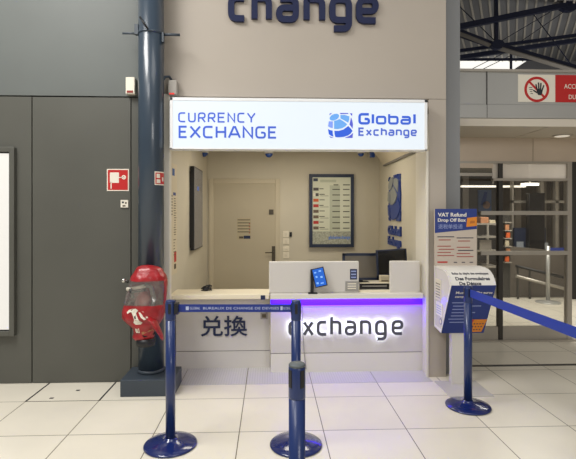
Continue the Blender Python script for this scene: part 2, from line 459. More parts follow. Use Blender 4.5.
# booth room
BD = 6.5; lx0, lx1 = -.965, ax(207, BD); rx0, rx1 = 1.503, ax(379, BD); ZC = 2.43
rwx = lambda d: rx0 + (rx1 - rx0) * (d - 4.45) / (BD - 4.45)
lwx = lambda d: lx0 + (lx1 - lx0) * (d - 4.45) / (BD - 4.45)
b = B(); b.hexa([(lx0 - .1, 4.39, 0), (lx1 - .1, BD, 0), (lx1, BD, 0), (lwx(4.39), 4.39, 0), (lx0 - .1, 4.39, 2.6), (lx1 - .1, BD, 2.6), (lx1, BD, 2.6), (lwx(4.39), 4.39, 2.6)], m_inner); struct('wall_inner_left', b)
b = B(); b.hexa([(rwx(4.72), 4.72, 0), (rx1, BD, 0), (rx1 + .1, BD, 0), (rwx(4.72) + .1, 4.72, 0), (rwx(4.72), 4.72, 2.6), (rx1, BD, 2.6), (rx1 + .1, BD, 2.6), (rwx(4.72) + .1, 4.72, 2.6)], m_inner); struct('wall_inner_right', b)
b = B(); b.box(lx1 - .2, rx1 + .2, BD, BD + .12, 0, 2.6, m_inner); struct('wall_back', b)
b = B(); b.box(lx0 - .05, rx1 + .1, 4.40, BD + .05, ZC, ZC + .15, m_ceil); struct('ceiling_booth', b)
# sloping bulkhead at the right ceiling edge
b = B()
ya, yb = 4.75, 6.1
b.hexa([(rwx(ya) - .03, ya, 2.20), (rwx(yb) - .03, yb, 2.20), (rwx(yb) + .02, yb, 2.20), (rwx(ya) + .02, ya, 2.20),
        (rwx(ya) - .20, ya, ZC), (rwx(yb) - .20, yb, ZC), (rwx(yb) + .02, yb, ZC), (rwx(ya) + .02, ya, ZC)], m_ceil)
b.hexa([(rwx(ya) - .035, ya - .002, 2.185), (rwx(yb) - .035, yb + .002, 2.185), (rwx(yb) + .02, yb + .002, 2.185), (rwx(ya) + .02, ya - .002, 2.185),
        (rwx(ya) - .035, ya - .002, 2.205), (rwx(yb) - .035, yb + .002, 2.205), (rwx(yb) + .02, yb + .002, 2.205), (rwx(ya) + .02, ya - .002, 2.205)], M('grey_edge', '7d7a74', .5))
struct('trim_3', b)

# back door of the booth
D = BD
dx0, dx1, dzt = ax(209, D), ax(280, D), az(179, D)
door = empty('door_1', (ax(244, D), D - .02, 0), kind='structure')
b = B(); fw = .065
b.box(dx0, dx0 + fw, D - .024, D, 0, dzt, m_doorframe, .006); b.box(dx1 - fw, dx1, D - .024, D, 0, dzt, m_doorframe, .006); b.box(dx0 + fw, dx1 - fw, D - .024, D, dzt - fw, dzt, m_doorframe, .006)
mk('door_frame', b, door)
b = B(); b.box(dx0 + fw, dx1 - fw, D - .018, D, .01, dzt - fw, m_door); leaf = mk('door_leaf', b, door)
FW = lambda d: Fr((0, d, 0))
b = B(); f = FW(D - .018)
hx0, hx1 = ax(271.8, D), ax(275.2, D)
b.rect(f, hx0, hx1, az(262, D), az(246, D), 0, .008, m_iron)
b.tube([f((hx0 + hx1) / 2, az(252, D), .005), f((hx0 + hx1) / 2, az(252, D), .05), f(ax(265.3, D), az(252.3, D), .05)], .008, m_iron)
b.rect(f, ax(269, D), ax(273.5, D), az(214.5, D), az(209.5, D), 0, .01, m_iron); mk('door_handle', b, leaf)
b = B(); n0, n1, t0, t1 = ax(237, D), ax(251, D), az(218, D), az(239.5, D)
b.rect(f, n0, n1, t1, t0, 0, .003, m_paper)
for k in range(5):
    y = t0 - .02 - k * .042
    b.rect(f, n0 + .01, n1 - .01, y - .012, y, .003, .0036, m_papertext)
    if k: b.rect(f, n1 - .03, n1 - .01, y - .026, y - .016, .003, .0036, m_papered)
b.rect(f, n0 + .095, n1 - .008, t1 + .012, t1 + .055, .003, .0036, m_ink); b.rect(f, n0 + .03, n0 + .09, t1 + .015, t1 + .045, .003, .0036, m_papertext)
mk('door_notice', b, leaf)

# ---- right side: header, soffit, glass front
GD = 5.53; SD = 4.80
X0 = ax(459, 4.42)
b = B()
b.box(X0 - .1, 6, SD, SD + .3, az(104, SD), az(70.5, SD), m_fascia)
b.box(X0 - .1, 6, SD - .012, SD + .3, az(118, SD), az(104.3, SD), m_fascia, .004)
b.box(X0 - .1, 6, SD - .008, SD + .019, az(126, SD) + .0, az(118.4, SD), m_soffit)
b.box(X0 - .1, 6, SD - .02, SD + .34, az(71.5, SD), az(69, SD), m_steel)
b.box(ax(486.3, SD), ax(486.8, SD), SD - .014, SD + .01, az(118, SD), az(72, SD), m_darkmetal)
struct('wall_header', b)
ZS = az(126, SD)
b = B(); jx = ax(529, 5.2)
b.box(X0 - .1, jx - .008, SD + .02, GD + .1, ZS, ZS + .06, m_soffit); b.box(jx + .008, 6, SD + .02, GD + .1, ZS, ZS + .06, m_soffit)
b.box(jx - .03, jx + .03, SD + .02, GD + .1, ZS + .03, ZS + .08, m_seam)
struct('ceiling_soffit', b)
b = B(); jx = ax(533, GD)
b.box(X0 - .3, jx - .003, GD, GD + .12, az(161.5, GD), ZS, m_bronze); b.box(jx + .003, 6, GD, GD + .12, az(161.5, GD), ZS, m_bronze)
struct('trim_4', b)
# fixed glass screen: frames, panes, kick panel, push bars
gl = empty('door_2', (ax(520, GD), GD, 0), kind='structure')
zt = az(161.5, GD); xL, xM, xR, xJ = ax(456, GD), ax(498.5, GD), ax(567, GD), ax(571.5, GD)
zk = az(326, GD)
b = B()
b.box(xM, xM + .05, GD - .01, GD + .06, .02, zt, m_darkmetal)
b.box(xR, xJ, GD - .01, GD + .06, .02, zt, m_steel)
b.box(ax(493, GD), ax(571, GD), GD - .012, GD + .05, az(181, GD), az(178.5, GD), m_steel)
b.box(xL, ax(493, GD), GD - .005, GD + .04, az(168, GD), zt, m_bronze); b.box(xL, xJ, GD - .012, GD + .05, zt - .025, zt, m_steel)
b.box(xL, ax(493, GD), GD - .005, GD + .04, az(176, GD), az(173, GD), m_steel)
b.box(xJ + .0, xJ + .35, GD, GD + .05, az(300, GD), zt, m_darkmetal)
mk('door_frame', b, gl)
b = B(); b.box(xL, xM - .004, GD, GD + .04, .02, zk, m_steel); b.box(xM + .054, xR, GD, GD + .04, .02, zk, m_steel); mk('kick_panel', b, gl)
b = B(); b.box(xL, xM, GD + .015, GD + .023, zk, az(181, GD), m_clear); mk('pane', b, gl)
b = B(); b.box(xM + .05, xR, GD + .015, GD + .023, zk, az(181, GD), m_clear); mk('pane', b, gl)
b = B(); b.box(ax(493, GD), xJ - .003, GD + .015, GD + .023, az(178.5, GD), zt - .02, m_transom_haze); mk('transom_pane', b, gl)
b = B(); b.box(xL, ax(493, GD) - .004, GD + .015, GD + .023, az(178.5, GD), zt - .02, m_clear); mk('transom_pane', b, gl)
for (ya_, yb_) in ((211, 215), (251, 255)):
    b = B(); b.box(ax(480, GD), xR, GD - .03, GD - .005, az(yb_, GD), az(ya_, GD), m_steel, .004); mk('push_bar', b, gl)
# threshold strip
b = B(); b.box(X0, 6, 4.61, 4.655, 0, .004, m_darkmetal); b.box(X0, 6, GD - .05, GD + .1, 0, .02, m_steel); struct('trim_5', b)

# room behind the glass
b = B(); b.box(1.9, 9, 11, 11.2, 0, 2.6, m_backdark)
for (p0, p1) in ((461, 467), (496, 501), (513, 519), (536, 544), (551, 557), (563, 569)):
    b.box(ax(p0, 11), ax(p1, 11), 10.9, 11, 0, 2.6, m_pilaster)
struct('wall_far', b)
b = B(); b.box(1.9, 9, GD + .12, 11.1, 2.54, 2.64, m_soffit); struct('ceiling_hall', b)
b = B(); b.box(1.72, 2.0, 5.0, 11.1, 0, 2.6, m_backdark); struct('wall_partition', b)
b = B()
for p0, p1 in ((540.5, 544), (555.5, 558.5), (512, 514)): b.box(ax(p0, 9.2), ax(p1, 9.2), 9.2, 9.28, 0, 2.54, m_steel)
b.box(ax(512, 9.2), ax(580, 9.2), 9.2, 9.28, az(203, 9.2), az(200.5, 9.2), m_steel); struct('trim_7', b)
# dark ramp wall behind the bright floor
b = B()
b.hexa([(ax(503, 8.6), 8.42, 0), (9, 8.42, 0), (9, 8.54, 0), (ax(503, 8.6), 8.54, 0), (ax(503, 8.6), 8.42, .95), (9, 8.42, .55), (9, 8.54, .55), (ax(503, 8.6), 8.54, .95)], m_backdark)
struct('wall_low', b)

b = B(); b.box(7.5, 7.7, -4, 11.2, 0, 4.6, m_cream); struct('wall_light_block', b)  # unseen wall added to stop light entering from the right side
# roof over the hall beyond
ang = math.radians(-28)
b = B(); ZR = 6.6
rot = Matrix.Rotation(ang, 3, 'Z'); cx_, cy_ = 6.0, 12.0
def rpt(u, v, z): p = rot @ Vector((u, v, 0)); return (p.x + cx_, p.y + cy_, z)
u = -6.5
while u < 7:
    for (a0, a1, z0, mm) in ((0, .155, ZR, m_deck), (.155, .20, ZR - .05, m_rib)):
        b.hexa([rpt(u + a0, -7, z0), rpt(u + a1, -7, z0), rpt(u + a1, 9, z0), rpt(u + a0, 9, z0), rpt(u + a0, -7, ZR + .05), rpt(u + a1, -7, ZR + .05), rpt(u + a1, 9, ZR + .05), rpt(u + a0, 9, ZR + .05)], mm)
    u += .20
struct('ceiling_roof', b)
TD = 14.8
b = B(); b.box(4, 13, TD, TD + .2, 2, az(70, TD), m_fascia); b.box(4, 13, TD, TD + .2, az(58, TD), 6.9, m_darkmetal)
b.poly(FW(TD), [(ax(531, TD), az(58, TD)), (14, az(58, TD)), (14, az(70, TD)), (ax(513, TD), az(70, TD))], -.2, 0, m_deck)
struct('wall_end', b)
b = B(); b.poly(FW(TD + .1), [(ax(455, TD), az(70, TD)), (ax(513, TD), az(70, TD)), (ax(531, TD), az(58, TD)), (ax(455, TD), az(58, TD))], 0, .03, m_sky)
struct('window_1', b)

# thin dotted grey sheets along the counter foot, darker than the floor
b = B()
for xa, xb_ in ((-.90, -.822), (-.814, -.222), (-.214, .378), (.386, .978), (.986, 1.503)): b.box(xa, xb_, 4.21, 4.70, 0, .003, m_fsheet)
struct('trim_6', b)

# ================================================================ THINGS
# ---- roof truss
R_ = 10.6
tr = empty('roof_truss', at(498, 45, R_), label='dark navy steel roof truss under the corrugated deck beyond the header', cat='truss')
def bar(name, p, q, d0, d1, w, m=m_truss, flange=False):
    A_, B_ = at(*p, d0), at(*q, d1); t = (B_ - A_).normalized(); s_ = t.cross(Vector((0, 1, 0))).normalized(); n_ = Vector((0, 1, 0))
    bb = B(); hw = w / 2
    c8 = [A_ + s_ * -hw - n_ * hw, B_ + s_ * -hw - n_ * hw, B_ + s_ * -hw + n_ * hw, A_ + s_ * -hw + n_ * hw,
          A_ + s_ * hw - n_ * hw, B_ + s_ * hw - n_ * hw, B_ + s_ * hw + n_ * hw, A_ + s_ * hw + n_ * hw]
    bb.hexa(c8, m)
    if flange:
        sg = 1 if s_.z < 0 else -1
        off = s_ * (hw * sg * 1.0)
        bb.hexa([A_ + off - s_ * .012 - n_ * hw * 1.6, B_ + off - s_ * .012 - n_ * hw * 1.6, B_ + off - s_ * .012 + n_ * hw * 1.6, A_ + off - s_ * .012 + n_ * hw * 1.6,
                 A_ + off + s_ * .012 - n_ * hw * 1.6, B_ + off + s_ * .012 - n_ * hw * 1.6, B_ + off + s_ * .012 + n_ * hw * 1.6, A_ + off + s_ * .012 + n_ * hw * 1.6], m_flange)
    return mk(name, bb, tr)
bar('chord', (440, 31), (600, -2), 10.2, 10.9, .12)
bar('chord', (440, 53.5), (600, 32), 11.0, 11.2, .07)
bar('chord', (440, 60.5), (600, 37), 11.0, 11.2, .10)
bar('chord', (440, 24), (497, 46), 10.4, 10.6, .09, flange=True)
bar('chord', (440, 29), (497, 49), 10.6, 10.7, .05)
bar('chord', (496, 45), (590, 72.5), 10.6, 10.2, .11, flange=True)
bar('post', (496, -25), (496, 46), 10.6, 10.6, .07)
bar('post', (511, 50), (511, 72), 11.0, 11.0, .045)
bar('purlin', (440, 59.5), (545, 59.5), 12.5, 12.5, .06)
for p, q in (((502, 40.5), (550, 12)), ((520, 42), (568, 9)), ((455, 2), (496, 42)), ((534, 15), (573, 67)), ((470, 70), (506, 52)), ((481, 70), (514, 54))):
    bar('tie_rod', p, q, 10.8, 10.8, .016)
b = B(); b.disc(FW(10.55), ax(497, 10.55), az(45, 10.55), .16, -.06, .06, m_truss, 12, .11); mk('node_plate', b, tr)
b = B(); b.disc(FW(10.75), ax(568, 10.75), az(7, 10.75), .22, -.06, .06, m_truss, 12, .12); mk('node_plate', b, tr)

# ---- steel column
CX, CY, CR = ax(151.2, 4.19), 4.19, .112
col = empty('steel_column', (CX, CY, 0), label='round blue steel column on a dark square plinth by the dark wall', cat='column')
b = B(); b.box(ax(120, 3.96), ax(174, 3.96), 3.96, 4.305, 0, .144, m_plinth, .006); mk('plinth', b, col)
b = B(); b.lathe(CX, CY, [(CR, .144), (CR, 4.6)], m_blue_steel, 56); mk('shaft', b, col)
b = B(); b.lathe(CX, CY, [(CR + .004, .144), (CR + .01, .15), (CR + .01, .165), (CR + .001, .175)], m_plinth, 56); mk('base_ring', b, col)

# clamp with rods on the column
zc = az(31, 4.1)
cl = empty('rod_bracket', (CX, CY - CR, zc), label='thin dark rod clamp fixed across the blue column near the top', cat='bracket')
b = B(); b.lathe(CX, CY, [(CR + .001, zc - .012), (CR + .004, zc - .012), (CR + .004, zc + .012), (CR + .001, zc + .012)], m_blue_steel, 40); mk('clamp_band', b, cl)
b = B(); b.tube([(ax(120, 4.1), 4.17, zc), (CX - CR + .01, 4.17, zc)], .009, m_plinth); b.box(CX - CR - .02, CX - CR + .012, 4.13, 4.17, zc - .02, zc + .07, m_plinth); mk('rod', b, cl)
b = B(); b.tube([(CX + CR - .01, 4.17, zc - .006), (ax(180, 4.17), 4.17, zc - .006)], .012, m_plinth); b.box(CX + CR - .005, CX + CR + .012, 4.13, 4.17, zc - .085, zc, m_plinth); mk('rod', b, cl)
b = B(); b.tube([at(140, 17, 4.07), at(147.5, 28.5, 4.05)], .009, m_black); mk('rod', b, cl)

# red sign bent around the column
b = B(); zt_, zb_ = az(171.5, 4.11), az(185, 4.11)
def cyl_patch(a0, a1, z0, z1, r0, r1, m, n=8):
    ri = []
    for k in range(n + 1):
        a = math.radians(a0 + (a1 - a0) * k / n)
        ri.append([(CX + r * math.sin(a), CY - r * math.cos(a), z) for r, z in ((r0, z0), (r1, z0), (r1, z1), (r0, z1))])
    b.loft(ri, m, False)
cyl_patch(29, 85, zb_, zt_, CR + .001, CR + .004, m_signwhite)
cyl_patch(32, 83, zb_ + .01, zt_ - .01, CR + .004, CR + .0055, m_red)
cyl_patch(37, 53, zb_ + .062, zt_ - .02, CR + .0055, CR + .007, m_signwhite); cyl_patch(37, 55, zb_ + .018, zb_ + .05, CR + .0055, CR + .007, m_signwhite)
cyl_patch(66, 75, zb_ + .035, zb_ + .07, CR + .0055, CR + .007, m_signwhite)
mk('fire_sign', b, label='red and white fire equipment sign stuck round the blue column', cat='sign')

# ---- fire extinguisher in its red cover
EX, EY = ax(143, 3.97), 3.955
ex = empty('fire_extinguisher', (EX, EY, az(341, 3.95)), label='fire extinguisher in a red vinyl cover with clear window, hung on the column', cat='fire extinguisher')
prof = [(266.0, 140, 150), (266.4, 137, 153), (268, 135.0, 157.5), (269.5, 134, 160), (274, 131.5, 162.5), (276.5, 129.8, 164.3), (279.5, 128.6, 165), (286, 127.2, 165.3), (295, 125.5, 165), (303, 123.8, 164.4), (305, 123.0, 164.2), (310, 121.6, 163.8), (314, 120.9, 163.4), (318, 121.0, 162.5), (321, 122.6, 161), (324, 126, 159), (327, 129.5, 157), (329.5, 132, 155), (333.5, 132.5, 153.5), (336, 131.6, 153.0), (338.5, 131.0, 152.5), (340.0, 131.6, 151.4), (340.6, 133, 149)]
def bag_ring(y, l, r, n=48, grow=0.):
    z = az(y, EY - .05); xl, xr = ax(l, EY - .05), ax(r, EY - .05); c_, w_ = (xl + xr) / 2, (xr - xl) / 2 + grow
    t = (y - 266) / 75
    dp = min(.118, w_ * .75) if y < 320 else min(.10, w_ * .8)
    ring = []
    for k in range(n):
        a = 2 * PI * k / n
        wob = 1 + .06 * math.sin(3 * a + 7 * t) + .05 * math.sin(5 * a - 11 * t + 1.) + .03 * math.sin(9 * a + 23 * t) + .02 * math.sin(13 * a - 31 * t)
        ca, sa = math.cos(a), math.sin(a)
        x = c_ + w_ * math.copysign(abs(ca) ** .8, ca) * (1 + .3 * (wob - 1)); yv = EY + (dp + grow) * math.copysign(abs(sa) ** .85, sa) * wob
        yv = min(yv, CY - CR - .003)
        ring.append((x, yv, z))
    return ring
def interp(y):
    for i in range(len(prof) - 1):
        a, c_ = prof[i], prof[i + 1]
        if a[0] <= y <= c_[0]:
            t = (y - a[0]) / (c_[0] - a[0]); return (y, a[1] + t * (c_[1] - a[1]), a[2] + t * (c_[2] - a[2]))
def rings(y0, y1, n, **k): return [bag_ring(*interp(y0 + (y1 - y0) * i / n), **k) for i in range(n + 1)]
b = B(); b.loft(rings(266, 280.5, 10), m_redplast, True, False)
r0 = bag_ring(*prof[0]); zt0 = r0[0][2] + .004
b._add([Vector(v) for v in r0], [tuple(range(len(r0)))], m_redplast); cover_top = mk('cover_top', b, ex)
b = B(); b.loft(rings(280.5, 304.5, 10), m_vinyl, True, False); win = mk('cover_window', b, ex, label='clear vinyl window of the cover')
b = B(); rb_ = rings(280.5, 304.5, 10, grow=-.004)
b.loft([[q[k] for k in range(0, 25)] + [q[k] + Vector((0, -.003, 0)) if False else (q[k][0], q[k][1] - .003, q[k][2]) for k in range(24, -1, -1)] for q in rb_], m_redplast, True, True); mk('cover_back', b, ex)
b = B(); b.loft(rings(304.5, 340.6, 18), m_redplast, True, False); r1 = bag_ring(*prof[-1]); b._add([Vector(v) for v in r1], [tuple(range(len(r1)))[::-1]], m_redplast)
# right hand red seam up the window
rr = [[bag_ring(*interp(y), grow=.003)[k] for k in range(-3, 3)] + [bag_ring(*interp(y), grow=-.002)[k] for k in range(2, -4, -1)] for y in [280 + 3 * i for i in range(9)]]
b.loft(rr, m_redplast, True, True)
cov = mk('cover_skirt', b, ex)
# pictograms lie on the curved front of the skirt
def on_bag(x, y, h=.004):
    q = bag_ring(*interp(y), n=96)[50:95]
    X = ax(x, EY - .1); best = min(q, key=lambda v: abs(v[0] - X))
    return Vector((X, best[1] - h, az(y, EY - .05)))
b = B()
def bagpoly(L, m, h=.004):
    vs = [on_bag(x, y, h) for x, y in L]; n = len(vs); vs2 = [v + Vector((0, .003, 0)) for v in vs]
    b._add(vs + vs2, [tuple(range(n)), tuple(range(2 * n - 1, n - 1, -1))] + [(i, (i + 1) % n, (i + 1) % n + n, i + n) for i in range(n)], m)
bagpoly([(131.6, 310.5), (135.8, 310.0), (137.0, 314), (139.5, 318.5), (142.6, 321.2), (141, 323), (136, 323.2), (133.6, 321.5), (134.6, 318), (132.8, 313.5)], m_signwhite)
bagpoly([(126.8, 311.2), (128.6, 308.8), (132, 307.6), (136, 307.4), (138.2, 309.4), (136.4, 311.4), (132.4, 310.6), (129.6, 311.0), (127.8, 312.6)], m_signwhite)
bagpoly([(138.6, 311), (140.4, 311), (146.5, 317.6), (144.6, 318.4), (141.5, 316)], m_signwhite); bagpoly([(142.2, 310), (143.8, 310), (149.0, 316), (147.2, 316.6)], m_signwhite)
bagpoly([(134.0, 314.2), (135.8, 313.9), (136.4, 317), (135.0, 317.4)], m_signblack, .0055)
bagpoly([(134.4, 327.6), (138.8, 327.0), (139.2, 332), (135.0, 332.4)], m_signwhite)
bagpoly([(135.6, 328.8), (136.4, 328.7), (136.7, 331.5), (135.9, 331.6)], m_red, .0055); bagpoly([(137.4, 328.5), (138.0, 328.4), (138.3, 331.2), (137.7, 331.3)], m_red, .0055)
bagpoly([(141.5, 334.6), (152.5, 332.2), (152.6, 335.2), (143.5, 336.4)], m_black, .006)
bagpoly([(141.0, 331.0), (151.5, 329.0), (152, 331.8), (141.5, 333.8)], m_orangebox, .006)
mk('pictogram', b, cov, label='white extinguisher pictogram')
b = B(); b.tube([at(149, 318, 3.835), at(154.5, 322.5, 3.83), at(158.5, 330, 3.835), at(161.8, 336.5, 3.84), at(163, 339.5, 3.845)], [.045, .058, .050, .036, .02], m_redplast, 14, True, .22); mk('strap_tail', b, ex)
b = B(); z0 = az(334, 3.95)
b.lathe(EX + .01, EY, [(.03, z0), (.072, z0 + .01), (.076, z0 + .03), (.076, z0 + .27), (.06, z0 + .32), (.03, z0 + .355), (.028, z0 + .37)], m_redbody, 36); body = mk('cylinder', b, ex)
b = B(); zv = z0 + .37
b.tube([(EX + .01, EY, zv - .01), (EX + .01, EY, zv + .045)], .02, m_chrome)
b.tube([(EX - .11, EY - .06, zv + .02), (EX - .02, EY - .085, zv + .035), (EX + .05, EY - .085, zv + .05)], .016, m_signwhite); b.tube([(EX - .075, EY - .08, zv + .0), (EX - .02, EY - .088, zv + .012), (EX + .04, EY - .085, zv + .02)], .015, m_black)
b.tube([(EX - .075, EY - .085, zv + .03), (EX - .055, EY - .085, zv - .05)], .012, m_black); mk('valve', b, ex)
b = B(); b.tube([(EX + .04, EY - .085, zv + .06), (EX + .09, EY - .08, zv + .04), (EX + .115, EY - .07, zv - .06), (EX + .10, EY - .07, zv - .16)], .018, M('grey_hose', '8d8880', .4)); mk('hose', b, ex)
b = B(); b.tube([at(128.5, 282, 3.91), at(125.4, 281, 3.9)], .012, m_darkmetal); p = at(123.6, 280.6, 3.9)
b.lathe(p.x, p.y, [(.0, p.z - .019), (.014, p.z - .014), (.019, p.z), (.014, p.z + .014), (.0, p.z + .019)], m_chrome, 18); mk('pin_knob', b, ex)
b = B(); zb = az(341, 3.95)
b.lathe(ax(146, 3.95), EY - .01, [(.045, zb - .045), (.075, zb - .035), (.078, zb + .02), (.04, zb + .03)], m_black, 24); mk('foot_cup', b, ex)

# ---- signs and boxes on the dark wall
D = WL
b = B(); f = FW(D); x0, x1, y0, y1 = ax(107, D), ax(129, D), az(191, D), az(169, D)
b.rect(f, x0, x1, y0, y1, 0, .004, m_signwhite); b.rect(f, x0 + .009, x1 - .009, y0 + .009, y1 - .009, .004, .005, m_red)
w = x1 - x0
b.rect(f, x0 + .14 * w, x0 + .55 * w, y0 + .37 * w, y0 + .85 * w, .005, .006, m_signwhite); b.rect(f, x0 + .17 * w, x0 + .22 * w, y0 + .1 * w, y0 + .4 * w, .005, .006, m_signwhite)
b.rect(f, x0 + .55 * w, x0 + .75 * w, y0 + .6 * w, y0 + .64 * w, .005, .006, m_signwhite); b.ring(f, x0 + .77 * w, y0 + .63 * w, .05 * w, .1 * w, .005, .006, m_signwhite, 20); b.disc(f, x0 + .78 * w, y0 + .63 * w, .03 * w, .005, .006, m_signwhite, 12)
mk('fire_hose_sign', b, label='square red sign with white fire hose pictogram on the dark wall', cat='sign')
b = B(); x0, x1, y0, y1 = ax(121, D), ax(128.5, D), az(207.5, D), az(200, D)
b.rect(f, x0, x1, y0, y1, 0, .012, m_signwhite); b.rect(f, x0 + .012, x0 + .03, y1 - .03, y1 - .014, .012, .013, m_signblack); b.rect(f, x0 + .018, x0 + .045, y0 + .008, y0 + .022, .012, .013, m_papertext); b.rect(f, x0 + .04, x0 + .055, y1 - .035, y1 - .02, .012, .013, m_papertext)
mk('wall_plate', b, label='small white plate under the red hose sign on the dark wall', cat='plate')
al = empty('alarm_box', (ax(131.5, D), D, az(95.5, D)), label='ivory alarm box with a red strip, on the dark wall left of the column', cat='alarm')
b = B(); b.box(ax(127.6, D), ax(136.5, D), D - .06, D - .004, az(95.5, D), az(79, D), m_ivory, .005); mk('casing', b, al)
b = B(); b.box(ax(128.8, D), ax(135, D), D - .063, D - .058, az(94.5, D), az(92.3, D), M('dull_red', '8a2a20', .5)); mk('warning_strip', b, al)
al2 = empty('alarm_box', (ax(172, 4.255), 4.285, az(95.5, 4.255)), label='pale alarm box with red light standing above the left end of the lit sign', cat='alarm')
b = B(); b.box(ax(168, 4.255), ax(177, 4.255), 4.245, 4.344, az(95, 4.255), az(80, 4.255), M('pale_grey_plastic', 'a8a39c', .5), .01, 3); mk('casing', b, al2)
b = B(); b.box(ax(169.5, 4.255), ax(174.5, 4.255), 4.241, 4.247, az(94.8, 4.255), az(93.2, 4.255), M('red_lamp', 'd02a20', .4, emit=.5)); mk('lamp', b, al2)
b = B(); b.tube([at(161, 83, 4.195), at(165, 77, 4.215), at(169, 76.5, 4.255), at(172, 80.5, 4.285)], .012, m_blue_steel); mk('conduit', b, al2)

# ---- lit poster case
pc = empty('poster_case', (-2.85, WL, az(336, WL)), label='lit white poster case in a dark frame on the dark wall', cat='lightbox')
x1, z0, z1 = ax(14.5, 4.275), az(336, 4.275), az(147, 4.275); x0 = x1 - 1.25
b = B(); t = .045
b.box(x0, x0 + t, 4.265, 4.315, z0, z1, m_dark, .004); b.box(x1 - t, x1, 4.265, 4.315, z0, z1, m_dark, .004); b.box(x0 + t, x1 - t, 4.265, 4.315, z0, z0 + t, m_dark, .004); b.box(x0 + t, x1 - t, 4.265, 4.315, z1 - t, z1, m_dark, .004)
b.box(x0 + t, x1 - t, 4.295, 4.315, z0 + t, z1 - t, m_seam); mk('case_frame', b, pc)
b = B(); b.box(x0 + t + .012, x1 - t - .008, 4.28, 4.295, z0 + t + .012, z1 - t - .012, m_adpanel); mk('lit_panel', b, pc)

# ---- wall lettering "change"
D = FD; f = FW(D)
s_ = D / F
sg = empty('wall_lettering', (ax(303, D), D, az(23.5, D)), label='large raised navy letters reading change, on the cream wall above the sign', cat='lettering')
for ch, p0, p1 in (('c', 228.3, 247.5), ('h', 251.5, 272), ('a', 276, 298.8), ('n', 303.3, 325), ('g', 329, 351.5), ('e', 355.5, 378)):
    b = B(); letter(b, f, ch, ax(p0, D), ax(p1, D), az(23.8, D, 300), 26.5 * s_, 6.2 * s_, m_letters, .004, .035, .3); mk('letter', b, sg)

# ---- lit sign box
D = 4.205; f = FW(D); s_ = D / F
lb = empty('lightbox_sign', (ax(298, D), D + .1, az(151, D)), label='long white lit sign box reading Currency Exchange above the booth opening', cat='sign')
x0, x1, z0, z1 = ax(169.8, D), ax(427.3, D), az(149.4, D, 230), az(97.6, D, 200)
b = B(); t = .028; m_frame_ = m_frame; m_frame = M('white_sign_casing', 'eceef0', .4)
b.box(x0, x1, D + .012, 4.33, z0, z1, m_frame)
b.box(x0, x1, D - .006, D + .02, z1 - t, z1, m_frame, .003); b.box(x0, x1, D - .006, D + .02, z0, z0 + .012, m_frame, .003)
b.box(x0, x0 + t, D - .006, D + .02, z0, z1, m_frame, .003); b.box(x1 - t, x1, D - .006, D + .02, z0, z1, m_frame, .003); mk('casing', b, lb); m_frame = m_frame_
b = B(); b.box(x0 + t, x1 - t, D, D + .011, z0 + .012, z1 - t, m_lightbox); pan = mk('lit_panel', b, lb)
b = B()
def word(b, f, t, D, p0, p1, base, cap, sw, m, gap, widths=None, h0=0., h1=.003):
    s_ = D / F; zb_ = az(base, D, (p0 + p1) / 2); ws = [(widths or {}).get(c, 1.) for c in t]; tot = (p1 - p0) - gap * (len(t) - 1); un = tot / sum(ws); x = p0
    for c, w in zip(t, ws):
        if c == 'l': letter(b, f, c, ax(x + w * un / 2, D) - sw * s_ / 2, ax(x + w * un / 2, D) + sw * s_ / 2, zb_, cap * s_, sw * s_, m, h0, h1, .3)
        else: letter(b, f, c, ax(x, D), ax(x + w * un, D), zb_, cap * s_, sw * s_, m, h0, h1, .3)
        x += w * un + gap
word(b, f, 'CURRENCY', D, 178.2, 255.3, 122.6, 10.0, 1.5, m_sb1, 2.1, {'Y': 1.05}, 0, .003)
mk('lettering', b, pan, label='smaller blue upper line on the lit panel'); b = B()
word(b, f, 'EXCHANGE', D, 178.6, 277, 138.4, 12.3, 1.95, m_sb1, 2.1, {'E': .85, 'X': 1.05, 'A': 1.15}, 0, .003)
mk('lettering', b, pan, label='blue lettering on the lit panel')
b = B(); globe(b, f, ax(328, D), az(137.8, D), 25.5 * s_, 25 * s_, 0, .003, m_lb_light, m_lb_mid, m_lb_dark, m_lb_edge); mk('emblem', b, pan, label='blue globe emblem on the lit panel')
b = B()
word(b, f, 'G', D, 358.3, 370.0, 124.6, 11.6, 2.5, m_sb2, 1)
word(b, f, 'l', D, 371.6, 374.1, 124.6, 8.9, 2.5, m_sb2, 1)
word(b, f, 'oba', D, 375.8, 410.8, 124.6, 8.8, 2.2, m_sb2, 1.8)
word(b, f, 'l', D, 413.2, 415.7, 124.6, 8.9, 2.5, m_sb2, 1)
mk('lettering', b, pan, label='bold blue upper line beside the emblem'); b = B()
word(b, f, 'E', D, 358.3, 364.4, 136, 8.6, 1.7, m_sb1, 1)
word(b, f, 'xchange', D, 365.8, 416.8, 136, 6.6, 1.6, m_sb1, 1.4)
mk('lettering', b, pan, label='blue lettering on the lit panel')

